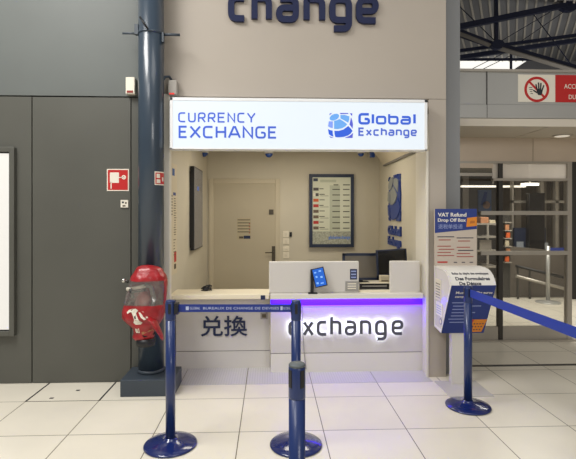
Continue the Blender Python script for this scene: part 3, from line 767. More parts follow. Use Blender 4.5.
# ---- belt barrier posts
def post(x, y, label, group='navy belt barrier posts', cap=m_navy, rot=0.):
    o = empty('barrier_post', (x, y, 0), rot, label=label, cat='barrier post', group=group)
    b = B(); b.lathe(0, 0, [(.170, 0), (.176, .004), (.176, .010), (.168, .016), (.12, .024), (.06, .036), (.040, .046), (.036, .055)], m_navy_base, 56); mk('base', b, o, local=True)
    b = B(); b.lathe(0, 0, [(.0320, .05), (.0320, .84)], m_navy, 32); mk('pole', b, o, local=True)
    b = B(); b.lathe(0, 0, [(.0325, .84), (.0330, .845), (.0330, .955), (.031, .962), (.0, .966)], m_navy if cap is m_navy else m_navy, 32)
    for a in (0, PI / 2, PI, 3 * PI / 2):
        c, s = math.cos(a), math.sin(a)
        b.hexa([(c * .030 - s * -.009, s * .030 + c * -.009, .885), (c * .0345 - s * -.009, s * .0345 + c * -.009, .885), (c * .0345 - s * .009, s * .0345 + c * .009, .885), (c * .030 - s * .009, s * .030 + c * .009, .885),
                (c * .030 - s * -.009, s * .030 + c * -.009, .952), (c * .0345 - s * -.009, s * .0345 + c * -.009, .952), (c * .0345 - s * .009, s * .0345 + c * .009, .952), (c * .030 - s * .009, s * .030 + c * .009, .952)], m_black)
    hd = mk('belt_head', b, o, local=True)
    b = B(); b.lathe(0, 0, [(.029, .960), (.0325, .962), (.0325, .968), (.029, .972), (.0, .973)], cap, 32); mk('cap', b, hd, local=True, label='grey top cap' if cap is m_capgrey else None)
    return o
PL = (ax(170.5, 3.128), 3.128); PM = (ax(296, 3.096), 3.096); PN = (ax(297, 1.787), 1.787); PR = (ax(468, 3.661), 3.661)
pL = post(*PL, 'navy barrier post in front of the plinth, belt running off to its right', group=None)
pM = post(*PM, 'navy barrier post standing before the lit counter, catching the lettered belt', group=None)
pN = post(*PN, 'nearest navy barrier post, its grey cap low in front of another post', group=None, cap=m_capgrey, rot=.6)
pR = post(*PR, 'navy barrier post in front of the refund box with its belt slanting away', group=None)
# lettered belt between the two middle posts
zb0, zb1 = .892, .944
bu = (Vector((PM[0], PM[1], 0)) - Vector((PL[0], PL[1], 0))).normalized(); fbelt = Fr((PL[0], PL[1], 0), bu, (0, 0, 1)); bl = math.hypot(PM[0] - PL[0], PM[1] - PL[1])
b = B(); b.rect(fbelt, .05, bl - .034, zb0, zb1, -.0015, .0015, m_belt_dk); belt = mk('belt', b, pL)
b = B(); b.rect(fbelt, .03, .055, zb0 - .012, zb1 + .01, -.025, .025, m_black); mk('belt_clip', b, pL)
b = B(); f = Fr(fbelt(0, 0, .0015), bu, (0, 0, 1)); bxp = lambda px: ax(px, 3.11) - PL[0]; zt_ = .909
def beltlogo(px):
    global b
    b.rect(f, bxp(px), bxp(px + 3), .906, .930, 0, .0008, m_belt_ink); mk('belt_mark', b, belt, label='pale square mark on the belt'); b = B()
    b.text(f, 'GLOBAL', bxp(px + 4), bxp(px + 14.5), zt_ + .001, .018, m_belt_ink, 0, .0008)
beltlogo(185.5); mk('lettering', b, belt, label='pale lettering on the belt'); b = B()
b.text(f, 'BUREAUX DE CHANGE DE DEVISES', bxp(203), bxp(279), zt_ + .001, .017, m_belt_ink, 0, .0008)
mk('lettering', b, belt, label='pale lettering on the belt'); b = B(); b.rect(f, bxp(280.5), bxp(282.7), .906, .930, 0, .0008, m_belt_ink); mk('belt_mark', b, belt, label='pale square mark on the belt'); b = B(); b.text(f, 'GLOBAL', bxp(283.4), bxp(290.5), zt_ + .001, .016, m_belt_ink, 0, .0008)
mk('lettering', b, belt, label='pale lettering on the belt')
zb0, zb1 = .888, .950   # slanting belt to a post outside the frame
PE = (1.637, 1.90)
pE = post(*PE, 'navy barrier post holding the near end of the slanting belt', group=None)
b = B(); dv = (Vector((PE[0], PE[1], 0)) - Vector((PR[0], PR[1], 0))); dn = dv.normalized(); sd = Vector((-dn.y, dn.x, 0)) * .001
A_ = Vector((PR[0], PR[1], 0)) + dn * .034; B_ = Vector((PE[0], PE[1], 0)) - dn * .034
b.hexa([A_ - sd + Vector((0, 0, zb0)), B_ - sd + Vector((0, 0, zb0)), B_ + sd + Vector((0, 0, zb0)), A_ + sd + Vector((0, 0, zb0)), A_ - sd + Vector((0, 0, zb1)), B_ - sd + Vector((0, 0, zb1)), B_ + sd + Vector((0, 0, zb1)), A_ + sd + Vector((0, 0, zb1))], m_belt)
mk('belt', b, pR)

# ---- counter, left unit
D = 4.665
cu = empty('counter_unit', (ax(224, D), D, 0), label='white counter unit with two large navy Chinese characters under the cream shelf', cat='counter')
x0, x1 = ax(176, D), ax(270, D) - .002
b = B(); b.box(x0, x1, D, D + .30, az(350.5, D) + .003, .732, m_whitep); fp = mk('front_panel', b, cu)
b = B(); b.box(x0, x1, D, D + .30, .0, az(350.5, D) - .003, m_whitep); b.box(x0, x1, D + .006, D + .3, az(350.5, D) - .004, az(350.5, D) + .004, m_seam); mk('kick_panel', b, cu)
f = FW(D); b = B(); b.text(f, '\u5151\u63db', ax(201.0, D), ax(247.3, D), az(333.8, D), .157, m_ink, 0, .012, .010); mk('lettering', b, fp, label='navy Chinese characters')
b = B(); b.rect(f, ax(260.5, D), ax(267.5, D), az(319, D), az(312.5, D), 0, .006, M('grey_socket', '9d9892', .5)); b.rect(f, ax(262, D), ax(266, D), az(317.5, D), az(314, D), .006, .008, m_papertext); mk('socket_plate', b, cu)
# cream shelf
b = B(); b.box(-.955, ax(269.2, 4.433), 4.433, 4.773, .735, .778, m_creamtop, .004)
mk('worktop', b, label='cream shelf board over the unlit counter unit, beside the long white screen', cat='worktop')
# rail under the shelf and navy tag
b = B(); b.rect(FW(4.433), ax(260.7, 4.433), ax(265.2, 4.433), az(299.6, 4.433), az(295.3, 4.433), 0, .004, m_ink); mk('desk_tag', b, base=(ax(263, 4.433), 4.433, .735), label='small navy square tag on the front edge of the cream shelf', cat='tag')

# ---- lit counter unit
D = 4.515
lc = empty('counter_unit', (ax(345, D), D, 0), label='white counter unit glowing violet with backlit letters reading exchange', cat='counter')
x0, x1 = ax(270.5, D), 1.503
zs_ = az(353.6, D)
b = B(); b.box(x0, x1, D, D + .40, zs_ + .003, .728, m_whitep); fp2 = mk('front_panel', b, lc)
b = B(); b.box(x0, x1, D, D + .40, 0, zs_ - .003, m_white); b.box(x0, x1, D + .006, D + .4, zs_ - .004, zs_ + .004, m_seam); mk('kick_panel', b, lc)
b = B(); b.box(x0, x1, D - .012, D - .0005, az(305.5, D), .7295, m_led); mk('led_strip', b, lc, label='violet glowing light strip')
b = B(); b.box(x0, x1, D - .011, D - .001, az(305.5, D) - .006, az(305.5, D) - .0005, m_led2); mk('led_strip', b, lc)
f = FW(D); s_ = D / F
for ch, p0, p1 in (('e', 288.0, 299.6), ('x', 302.3, 313.6), ('c', 316.2, 327), ('h', 329.5, 340.7), ('a', 344, 355.5), ('n', 359, 370.3), ('g', 374, 385.6), ('e', 390.4, 402)):
    b = B()
    letter(b, f, ch, ax(p0, D), ax(p1, D), az(334.4, D, 345), 15.0 * s_, 2.85 * s_, m_greyletters, .032, .050, .38)
    L_ = mk('letter', b, fp2)
    b = B(); letter(b, f, ch, ax(p0 + .3, D), ax(p1 - .3, D), az(334.1, D, 345), 14.4 * s_, 1.8 * s_, m_halo, .025, .031, .38); mk('letter_glow', b, L_, label='white backlight')
b = B(); b.box(x0 - .002, 1.4885, 4.425, 5.325, .731, .780, m_white, .004)
wt = mk('worktop', b, label='white worktop over the violet lit counter', cat='worktop')

b = B(); b.tube([at(302.2, 305, 4.49), at(302.8, 330, 4.495), at(304, 350, 4.50), at(306, 369, 4.505)], .0035, M('grey_wire', '8d8a86', .6), 6)
mk('loose_wire', b, label='thin grey wire hanging down the violet lit counter front by the barrier post', cat='wire')
# ---- white screens on the worktop
D = 4.495
sc1 = empty('counter_screen', (ax(314, D), D + .04, .780), label='long white counter screen behind the small tablet', cat='counter screen')
z1 = az(261.5, D)
b = B(); b.box(ax(269, D), ax(359, D), D, D + .05, .780, z1, m_whitep, .01, 3); mk('panel', b, sc1)
f = FW(D); b = B(); b.rect(f, ax(350, D), ax(357, D), az(279.5, D), az(269, D), 0, .002, m_ink)
for k in range(3): b.rect(f, ax(351, D), ax(356, D), az(278 - k * 3, D), az(276.6 - k * 3, D), .002, .0026, m_ktextl)
mk('sticker', b, sc1, label='small navy sticker')
b = B(); b.rect(f, ax(345.3, D), ax(358.4, D), az(291, D), az(281.2, D), 0, .006, M('grey_plate', '9b9892', .4, metal=.3))
for k in range(3): b.rect(f, ax(347.5, D), ax(356, D), az(288.8 - k * 2.3, D), az(287.8 - k * 2.3, D), .006, .0066, m_ivory)
mk('notice_plate', b, sc1, label='small grey plate')
sc2 = empty('counter_screen', (ax(405, D), D + .04, .780), label='short white counter screen at the right end of the worktop', cat='counter screen')
b = B(); b.box(ax(390.3, D), ax(420.3, D), D, D + .05, .780, az(261, D), m_whitep, .01, 3); mk('panel', b, sc2)
b = B(); b.box(ax(394, D), ax(417, D), D - .001, D + .051, .780, .786, m_frame); mk('foot_rail', b, sc2)

# cash tray
ct = empty('cash_tray', (ax(374, 4.575), 4.595, .780), label='low cash tray with dark glass front, between the two white screens', cat='tray')
b = B(); b.box(ax(359.5, 4.525), ax(389.8, 4.525), 4.505, 4.775, .780, .797, m_creamtop, .003); mk('tray', b, ct)
b = B(); b.box(ax(359.5, 4.575), ax(389.8, 4.575), 4.575, 4.595, .797, .858, m_blackgloss); b.box(ax(362, 4.575), ax(387, 4.575), 4.571, 4.575, .828, .834, m_steel); mk('glass_front', b, ct)
b = B(); b.box(ax(359.5, 4.575), ax(389.8, 4.575), 4.565, 4.595, .858, .864, m_creamtop, .002); mk('top_rail', b, ct)

# tablet on its stand
tb = empty('tablet', (ax(312, 4.445), 4.45, .780), label='small tablet with blue screen tilted on a black stand on the worktop', cat='tablet')
b = B(); b.box(ax(308.3, 4.435), ax(317.5, 4.435), 4.425, 4.485, .780, .790, m_black, .003); b.box(ax(310.6, 4.445), ax(313.8, 4.445), 4.453, 4.475, .786, az(269.5, 4.445), m_black, .004)
b.tube([at(312, 277, 4.462), at(318, 277.5, 4.437)], .012, m_black); mk('stand', b, tb)
cT = at(319.4, 277.3, 4.425); th = math.radians(13.5); yaw = math.radians(-8)
fu = Vector((math.cos(th) * math.cos(yaw), math.sin(yaw), math.sin(th))); fv0 = Vector((-math.sin(th), .15, math.cos(th)))
fv = (fv0 - fu * fv0.dot(fu.normalized()) / fu.length).normalized()
ft = Fr(cT, fu, fv)
b = B(); b.rect(ft, -.060, .060, -.092, .092, -.012, 0, m_black); tp = mk('casing', b, tb)
b = B(); b.rect(ft, -.052, .052, -.083, .083, 0, .0015, m_screen_blue)
for (u0, v0, w_, h_) in ((-.04, .045, .03, .02), (.005, .05, .035, .025), (-.035, .0, .025, .03), (.01, -.01, .03, .03), (-.04, -.06, .03, .03), (.0, -.065, .04, .02)): b.rect(ft, u0, u0 + w_ * .7, v0, v0 + h_ * .6, .0015, .002, m_screen_lt)
mk('screen', b, tb)

# monitors on the worktop
def monitor(x0, x1, z0, z1, d, face, bez, label, yaw=0., roll=0., mb=None):
    cx = (x0 + x1) / 2
    o = empty('monitor', (cx, d + .02, .780), yaw, label=label, cat='monitor'); w = (x1 - x0) / 2
    f = Fr((0, -.02, 0), (math.cos(roll), 0, math.sin(roll)), (-math.sin(roll), 0, math.cos(roll)))
    a, c = z0 - .78, z1 - .78
    b = B(); b.rect(f, -w, w, a, c, -.035, -.002, m_navyframe)
    for q in ((-w, -w + bez, a, c), (w - bez, w, a, c), (-w, w, a, a + bez), (-w, w, c - bez, c)): b.rect(f, *q, -.002, .004, m_navyframe)
    mk('casing', b, o, local=True)
    b = B(); b.rect(f, -w + bez, w - bez, a + bez, c - bez, -.002, 0, face); mk('panel', b, o, local=True)
    b = B(); b.box(-.03, .03, .01, .03, .012, a + .12, m_black, .004); b.box(-.1, .1, -.06, .1, 0, .013, m_black, .004); mk('stand', b, o, local=True)
    return o
monitor(ax(342.5, 5.095), ax(379.2, 5.095), .815, az(253.2, 5.095), 5.095, m_mongrey, .028, 'dark framed monitor with a grey face, behind the cash tray')
m2 = monitor(ax(378, 4.895), ax(408.3, 4.895), .90, az(249.3, 4.895), 4.895, m_blackgloss, .012, 'black monitor half behind the short white screen', math.radians(3), math.radians(3.0))
b = B(); f = Fr((0, -.02, 0)); b.rect(f, -.01, .12, .27, .275, .0, .006, m_mongrey); b.rect(f, .02, .12, .245, .25, 0, .006, m_mongrey); b.rect(f, .0, .11, .225, .235, 0, .03, m_black); mk('cable_clip', b, m2, local=True)
b = B(); b.box(ax(380, 4.725), ax(389, 4.725), 4.705, 4.775, .780, az(275.5, 4.725), m_paper, .006); b.box(ax(381, 4.725), ax(388, 4.725), 4.703, 4.706, az(281, 4.725), az(280, 4.725), m_papertext); mk('card_box', b, label='small tan box beside the black monitor, behind the cash tray', cat='box')

# tangled cable on the shelf
b = B(); p0 = at(206.5, 285.5, 4.68)
for k in range(7):
    a = k * .95; pts = []
    for j in range(9):
        t = j / 8 * 2 * PI
        pts.append((p0.x + (.030 + .018 * math.cos(a)) * math.cos(t + a) * 1.1, p0.y + .02 * math.sin(t), .790 + max(-.008, .018 * math.sin(t * 1.5 + a) + .006 * k - .01)))
    b.tube(pts, .005, m_black, 6)
for k in range(6):
    a = k * 1.05; b.tube([(p0.x + .01 * math.cos(a), p0.y, .80), (p0.x + .055 * math.cos(a), p0.y - .01, .802 + .028 * abs(math.sin(a)))], [.010, .003], m_black, 6)
b.lathe(p0.x - .01, p0.y, [(.03, .778), (.034, .786), (.02, .811), (.0, .818)], m_black, 14)
mk('cable_bundle', b, base=(p0.x, p0.y, .778), label='small tangled black cable lying on the cream shelf', cat='cable')

# ---- rate board on the back wall
D = BD - .05; f = FW(D)
x0, x1, z0, z1 = ax(309.3, D), ax(353.8, D), az(247.2, D), az(174.2, D)
rb = empty('rate_board', ((x0 + x1) / 2, BD, z0), label='upright exchange rate display in a navy frame on the back wall', cat='display')
b = B(); b.box(x0, x1, D + .005, BD, z0, z1, m_navyframe); t = .045
for q in ((x0, x0 + t, z0, z1), (x1 - t, x1, z0, z1), (x0 + t, x1 - t, z0, z0 + t), (x0 + t, x1 - t, z1 - t, z1)): b.rect(f, *q, -.006, .012, m_navyframe)
mk('frame', b, rb)
xa, xb_, za, zb_ = x0 + t, x1 - t, z0 + t, z1 - t; w = xb_ - xa; h = zb_ - za
b = B(); b.rect(f, xa, xb_, za, zb_, -.006, 0, m_board); scn = mk('screen', b, rb)
b = B(); b.rect(f, xa + .45 * w, xa + .72 * w, za + .2 * h, za + .88 * h, 0, .001, m_board_col); b.rect(f, xa, xb_, za, za + .19 * h, 0, .001, m_board_band)
flags = [m_flag_k, m_flag_w, m_flag_o, m_flag_r, m_flag_b, m_flag_b, m_flag_r, m_flag_b]
for k in range(8):
    y = za + h * (.80 - k * .083)
    b.rect(f, xa + .02 * w, xa + .16 * w, y, y + .045 * h, 0, .0015, flags[k])
    if k in (1, 6): b.rect(f, xa + .08 * w, xa + .16 * w, y, y + .045 * h, .0015, .002, m_flag_r if k == 6 else m_flag_k)
    b.rect(f, xa + .18 * w, xa + (.32 if k % 3 else .29) * w, y + .022 * h, y + .034 * h, 0, .0015, m_board_text)
    if k % 2: b.rect(f, xa + .2 * w, xa + .42 * w, y + .002 * h, y + .008 * h, 0, .0015, m_board_text)
    b.rect(f, xa + .52 * w, xa + .72 * w, y + .012 * h, y + .026 * h, .001, .0016, m_board_text); b.rect(f, xa + .80 * w, xa + .97 * w, y + .012 * h, y + .026 * h, 0, .0015, m_board_text)
b.rect(f, xa + .02 * w, xa + .14 * w, za + .94 * h, za + .985 * h, 0, .0015, m_navyframe); b.rect(f, xa + .2 * w, xa + .62 * w, za + .925 * h, za + .965 * h, 0, .0012, m_board_col)
b.rect(f, xa + .55 * w, xa + .68 * w, za + .88 * h, za + .895 * h, .001, .0016, m_board_text); b.rect(f, xa + .8 * w, xa + .98 * w, za + .88 * h, za + .895 * h, 0, .0015, m_board_text)
b.text(f, 'globalexchange', xa + .42 * w, xa + .99 * w, za + .08 * h, .045, M('rate_blue', '2366c8', .4, emit=.1), .001, .002, .012)
mk('rate_table', b, scn, label='rows of flags and rates')

# ---- tv on the left wall
yA, yB = 5.35, 5.98
tv = empty('wall_display', (lwx(5.6), 5.66, az(250, 5.4)), label='dark edged display mounted on the booth left wall, seen almost edge-on', cat='display')
xA, xB = ax(194, yA), ax(202.6, yB)
zA0, zA1 = az(250.5, yA), az(166, yA)
b = B()
def slab(b, off0, off1, ya, yb, z0, z1, m):
    X = lambda y, o: xA + (xB - xA) * (y - yA) / (yB - yA) + o
    b.hexa([(X(ya, off0), ya, z0), (X(ya, off1), ya, z0), (X(yb, off1), yb, z0), (X(yb, off0), yb, z0), (X(ya, off0), ya, z1), (X(ya, off1), ya, z1), (X(yb, off1), yb, z1), (X(yb, off0), yb, z1)], m)
slab(b, -.042, 0, yA, yB, zA0, zA1, m_black); mk('casing', b, tv)
b = B(); slab(b, 0, .002, yA + .012, yB - .012, zA0 + .012, zA1 - .012, m_tvface); slab(b, .002, .0028, yA + .2, yA + .34, zA1 - .27, zA1 - .22, m_tvblue); mk('screen', b, tv)
b = B(); slab(b, -.06, -.042, yA + .03, yB - .1, zA0 + .03, zA1 - .06, m_black); mk('bracket_shade', b, tv)  # black bracket enlarged to take in the shadow behind the display

# paper notice strip on the left inner wall
b = B(); y0_, y1_ = 4.5200, 4.7600
Xn = lambda y: lwx(y)
b.hexa([(Xn(y0_) - .002, y0_, .95), (Xn(y0_) + .003, y0_, .95), (Xn(y1_) + .003, y1_, .95), (Xn(y1_) - .002, y1_, .95), (Xn(y0_) - .002, y0_, 2.05), (Xn(y0_) + .003, y0_, 2.05), (Xn(y1_) + .003, y1_, 2.05), (Xn(y1_) - .002, y1_, 2.05)], M('notice_cream', 'd3c8b0', .6))
def nmark(a, c, z0, z1, m):
    b.hexa([(Xn(a) + .003, a, z0), (Xn(a) + .0045, a, z0), (Xn(c) + .0045, c, z0), (Xn(c) + .003, c, z0), (Xn(a) + .003, a, z1), (Xn(a) + .0045, a, z1), (Xn(c) + .0045, c, z1), (Xn(c) + .003, c, z1)], m)
nmark(4.5714, 4.6571, 1.93, 2.00, M('notice_blue', '3a5ea0', .6)); nmark(4.6057, 4.7085, 1.735, 1.765, m_bluewall)
for k in range(16): nmark(4.6228 + .03 * random.random(), 4.6914 + .04 * random.random(), 1.70 - k * .024, 1.708 - k * .024, m_papertext)
for k in range(7): nmark(4.5371, 4.5714, 1.72 - k * .03, 1.735 - k * .03, m_papertext)
for k in range(6): nmark(4.6143, 4.6571 + .08 * random.random(), 1.29 - k * .03, 1.297 - k * .03, m_papertext)
nmark(4.6400, 4.7257, 1.07, 1.17, m_red); nmark(4.6400, 4.7171, 1.00, 1.05, m_papertext)
mk('notice_strip', b, label='tall cream printed notice on the inner left jamb of the booth', cat='notice')
b = B()
for k in range(2):
    for j in range(4): b.box(lwx(6.0 + k * .09) - .001, lwx(6.0 + k * .09) + .004, 6.0 + k * .09, 6.04 + k * .09, 1.26 + j * .03 + k * .01, 1.28 + j * .03 + k * .01, m_papertext)
    b.box(lwx(6.0 + k * .09) - .002, lwx(6.0 + k * .09) + .002, 5.99 + k * .09, 6.05 + k * .09, 1.25 + k * .01, 1.39 + k * .01, m_paper)
mk('wall_notice', b, label='tiny printed tags on the left wall under the display', cat='notice')

# ---- globe logo on the right wall
ya, yb = 5.276, 5.90
fr_ = Fr((rwx(yb), yb, 0), (rwx(ya) - rwx(yb), ya - yb, 0), (0, 0, 1))
wd = math.hypot(rwx(ya) - rwx(yb), ya - yb)
wl = empty('wall_emblem', (rwx(5.45), 5.45, az(247, 5.45)), label='blue and grey globe emblem with two lines of letters on the right booth wall', cat='emblem')
b = B(); zg0, zg1 = az(221, 5.58), az(174.5, 5.58)
b.poly(fr_, [(.04 * wd, zg0 + .03), (.96 * wd, zg0 + .01), (.985 * wd, zg0 + .3), (.93 * wd, zg1 - .01), (.2 * wd, zg1 - .04), (.05 * wd, zg1 - .12), (.02 * wd, zg0 + .2)], .001, .012, m_bluewall); globe(b, fr_, 0, zg0, wd, zg1 - zg0, .001, .02, m_greywall, m_greywall, m_bluewall, m_bluewall); mk('globe', b, wl)
b = B(); b.text(fr_, 'Global', 0, wd, az(235, 5.58), .105, m_bluewall, .001, .02, .05); mk('lettering', b, wl); b = B(); b.text(fr_, 'Exchange', 0, wd, az(245.8, 5.58), .10, m_bluewall, .001, .02, .05); mk('lettering', b, wl)

# ---- switches by the door, domes on the ceiling
D = BD; f = FW(D); lbl = ['topmost', 'second', 'third', 'lowest']
for k, (p0, p1) in enumerate(((231, 237), (238.3, 244), (246.5, 251), (252.3, 258))):
    so = empty('light_switch', (ax(286, D), D, az(p1, D)), label=['topmost ivory wall switch beside the door, dark block at its side', 'second ivory wall switch down beside the door', 'third ivory wall switch down, a small narrow one beside the door', 'lowest ivory wall switch beside the door handle'][k], cat='switch', group=None)
    b = B(); b.box(ax(283, D), ax(289, D), D - .012, D, az(p1, D), az(p0, D), m_ivory, .003); mk('plate', b, so)
    b = B(); b.box(ax(284.6, D), ax(287.4, D), D - .017, D - .011, az(p1 - 1.6, D), az(p0 + 1.6, D), m_flag_w, .002); mk('rocker', b, so)
    if k == 0: b = B(); b.box(ax(289.6, D), ax(291.8, D), D - .03, D, az(236.5, D), az(232, D), m_black, .003); mk('side_block', b, so)
for (px, lab) in ((204, 'small blue dome camera on the ceiling above the wall display'), (269, 'small blue dome camera on the ceiling above the door'), (361, 'small blue dome camera on the ceiling near the rate board')):
    d = 6.2; zb = az(157.3 if px != 361 else 156.2, d); r = .052 if px != 361 else .042
    o = empty('dome_camera', (ax(px, d), d, zb), label=lab, cat='camera')
    b = B(); b.lathe(ax(px, d), d, [(r * 1.15, zb + r), (r * 1.15, ZC + .004)], m_white, 24); mk('base', b, o)
    b = B(); b.lathe(ax(px, d), d, [(0, zb), (r * .5, zb + r * .13), (r * .87, zb + r * .5), (r, zb + r)], m_domecam, 24); mk('dome', b, o)
b = B(); d = 6.2; b.box(ax(370, d), ax(374.5, d), d - .03, d + .03, az(157.5, d), ZC + .004, m_domecam, .006); mk('sensor_box', b, label='small blue square sensor hanging by the ceiling bulkhead', cat='sensor')

# ---- refund drop box
kx0, kx1 = 1.548, 1.935
kb = empty('refund_box', (1.71, 4.094, 0), label='blue and white refund drop box on a post with a notice board', cat='drop box')
b = B(); b.box(1.52, 1.90, 3.844, 4.214, 0, .008, m_plate, .002); mk('base_plate', b, kb)
b = B(); b.box(1.645, 1.765, 4.124, 4.184, .008, .62, M('kiosk_post_grey', 'd2cec7', .45), .003); mk('post', b, kb)
P = [(4.294, 1.07), (4.084, 1.07), (3.994, 1.055), (3.934, 1.02), (3.899, .975), (3.884, .94), (4.119, .475), (4.294, .495)]
def side(pts, x0, x1, b, m):
    n = len(pts); vs = [Vector((x0, y, z)) for y, z in pts] + [Vector((x1, y, z)) for y, z in pts]
    b._add(vs, [tuple(range(n)), tuple(range(2 * n - 1, n - 1, -1))] + [(i, i + n, (i + 1) % n + n, (i + 1) % n) for i in range(n)], m)
b = B(); side(P, kx0 + .004, kx1, b, m_kwhite); kbody = mk('body', b, kb)
b = B(); cen = Vector((4.134, .8)); Pin = [((y - cen.x) * .88 + cen.x, (z - cen.y) * .93 + cen.y) for y, z in P]
side(Pin, kx0 + .0, kx0 + .005, b, m_kside)
# rim
for i in range(len(P)):
    a, c = P[i], P[(i + 1) % len(P)]; ai, ci = Pin[i], Pin[(i + 1) % len(P)]
    b.hexa([(kx0 - .004, a[0], a[1]), (kx0 - .004, c[0], c[1]), (kx0 - .004, ci[0], ci[1]), (kx0 - .004, ai[0], ai[1]), (kx0 + .006, a[0], a[1]), (kx0 + .006, c[0], c[1]), (kx0 + .006, ci[0], ci[1]), (kx0 + .006, ai[0], ai[1])], m_kwhite)
mk('side_panel', b, kb)
b = B(); fs = Fr((kx0, 4.294, 0), (0, -1, 0), (0, 0, 1))
b.rect(fs, .03, .17, .76, .95, 0, .004, m_flag_w); b.rect(fs, .05, .20, .62, .74, 0, .004, m_kwhite)
for k in range(6): b.rect(fs, .045, .155, .78 + k * .025, .788 + k * .025, .004, .0046, m_papertext if k % 2 else m_greywall)
for k in range(4): b.rect(fs, .06, .18, .64 + k * .022, .646 + k * .022, .004, .0046, m_ktextl)
b.disc(fs, .16, .575, .028, 0, .002, m_kblue, 18); b.disc(fs, .16, .575, .02, .002, .003, m_flag_w, 18); mk('leaflet', b, kb, label='printed leaflets behind the side panel')
# slanted blue front
dn = (Vector((0, 4.119, .475)) - Vector((0, 3.884, .94))); ln = dn.length; dn.normalize()
fk = Fr(Vector((kx0, 4.119, .475)), (1, 0, 0), -dn); kw = kx1 - kx0
b = B(); b.rect(fk, 0, kw, 0, ln, 0, .004, m_kblue); kf = mk('front_panel', b, kb)
b = B()
b.text(fk, 'Must', .05, .13, ln - .085, .026, m_ktextw, .004, .005, .01); mk('lettering', b, kf, label='white print on the blue front'); b = B(); b.text(fk, 'The euros', .225, .37, ln - .085, .026, m_ktextw, .004, .005, .01); mk('lettering', b, kf, label='white print on the blue front'); b = B(); b.text(fk, 'stamp', .05, .125, ln - .125, .022, m_ktextw, .004, .005, .01)
mk('lettering', b, kf, label='white print on the blue front'); b = B()
for k, (a, c) in enumerate(((.035, .15), (.05, .30), (.05, .16), (.05, .26), (.05, .22), (.035, .2), (.05, .18))):
    b.rect(fk, a, c, ln - .185 - k * .036, ln - .176 - k * .036, .004, .0046, m_ktextl)
mk('lettering', b, kf, label='white print on the blue front')
b = B(); b.poly(fk, [(.205, .010), (.362, .015), (.385, .155), (.235, .155)], .004, .006, m_korange)
for i in range(4):
    for j in range(3): b.disc(fk, .262 + i * .026 + j * .008, .04 + j * .034, .007, .006, .007, m_ink, 8)
b.poly(fk, [(.225, .09), (.240, .155), (.268, .155), (.252, .09)], .006, .0065, m_papered); mk('orange_label', b, kf, label='orange sticker on the blue front')
# hood lettering: on the curved white hood, on its steep part
hA, hB = Vector((0, 3.899, .975)), Vector((0, 3.934, 1.02)); hC = Vector((0, 3.994, 1.055))
f1 = Fr(Vector((kx0, 3.899, .975)) , (1, 0, 0), hB - hA); f2 = Fr(Vector((kx0, 3.934, 1.02)), (1, 0, 0), hC - hB); f0 = Fr(Vector((kx0, 3.884, .94)), (1, 0, 0), Vector((0, 3.899, .975)) - Vector((0, 3.884, .94)))
b = B(); b.text(f0, 'De D\u00e9taxe', .07, .26, .003, .029, m_ktextd, 0, .0015, .035); mk('lettering', b, kbody, label='dark print on the white hood'); b = B(); b.text(f1, 'Des Formulaires', .045, .345, .008, .032, m_ktextd, 0, .0015, .035); mk('lettering', b, kbody, label='dark print on the white hood'); b = B(); b.text(f2, 'Bo\u00eete de d\u00e9p\u00f4t des enveloppes', .03, .35, .010, .030, m_ktextd, 0, .0015, .025)
mk('lettering', b, kbody, label='dark print on the white hood')
# notice board above
bx0, bx1, bz0, bz1 = 1.530, 1.925, 1.07, 1.598; Db = 4.234; fb = FW(Db)
b = B(); b.box(bx0, bx1, Db, Db + .02, bz0, bz1, m_kboard); board = mk('notice_board', b, kb, label='upright notice board with blue heading')
b = B(); w, h = bx1 - bx0, bz1 - bz0
b.poly(fb, [(bx0, bz0 + .575 * h), (bx1, bz0 + .645 * h), (bx1, bz1), (bx0, bz1)], 0, .0012, m_kblue)
b.poly(fb, [(bx0 + .75 * w, bz0 + .68 * h), (bx1, bz0 + .70 * h), (bx1, bz1 - .14 * h), (bx0 + .77 * w, bz1 - .16 * h)], .0012, .002, m_korange); b.poly(fb, [(bx0 + .83 * w, bz0 + .74 * h), (bx0 + .95 * w, bz0 + .75 * h), (bx0 + .95 * w, bz0 + .79 * h), (bx0 + .85 * w, bz0 + .79 * h)], .002, .0026, M('deep_orange', 'b0661c', .5))
mk('heading_panel', b, board, label='navy heading with an orange patch') if False else mk('heading_panel', b, kb, label='navy heading with an orange patch')
b = B()
b.text(fb, 'VAT Refund', bx0 + .07 * w, bx0 + .75 * w, bz1 - .135 * h, .036, m_ktextw, .0012, .0024, .022); mk('lettering', b, board, label='white heading on the notice board'); b = B(); b.text(fb, 'Drop Off Box', bx0 + .07 * w, bx0 + .74 * w, bz1 - .225 * h, .031, m_ktextw, .0012, .0024, .022)
mk('lettering', b, board, label='white heading on the notice board'); b = B(); b.text(fb, '\u9000\u7a0e\u5355\u6295\u9012', bx0 + .08 * w, bx0 + .66 * w, bz1 - .345 * h, .034, m_ktextl, .0012, .0024)
mk('lettering', b, board, label='pale Chinese heading on the notice board'); b = B()
for col_, (a, c, top) in enumerate(((.06, .46, .50), (.52, .92, .48))):
    for k in range(7):
        y = bz0 + (top - k * .055) * h
        if k in (2,): continue
        b.rect(fb, bx0 + a * w + (.03 * w if k % 3 == 1 else 0), bx0 + (c - (.08 if k % 2 else 0)) * w, y, y + .016 * h, 0, .0012, m_ktextd if k < 1 or (col_ and k == 4) else m_ktext)
b.rect(fb, bx0 + .06 * w, bx0 + .3 * w, bz0 + .05 * h, bz0 + .075 * h, 0, .0014, m_red)
for k in range(3): b.rect(fb, bx0 + (.45 + k * .19) * w, bx0 + (.53 + k * .19) * w, bz0 + .05 * h, bz0 + .065 * h, 0, .0014, m_ktextd)
mk('lettering', b, board, label='print on the notice board')

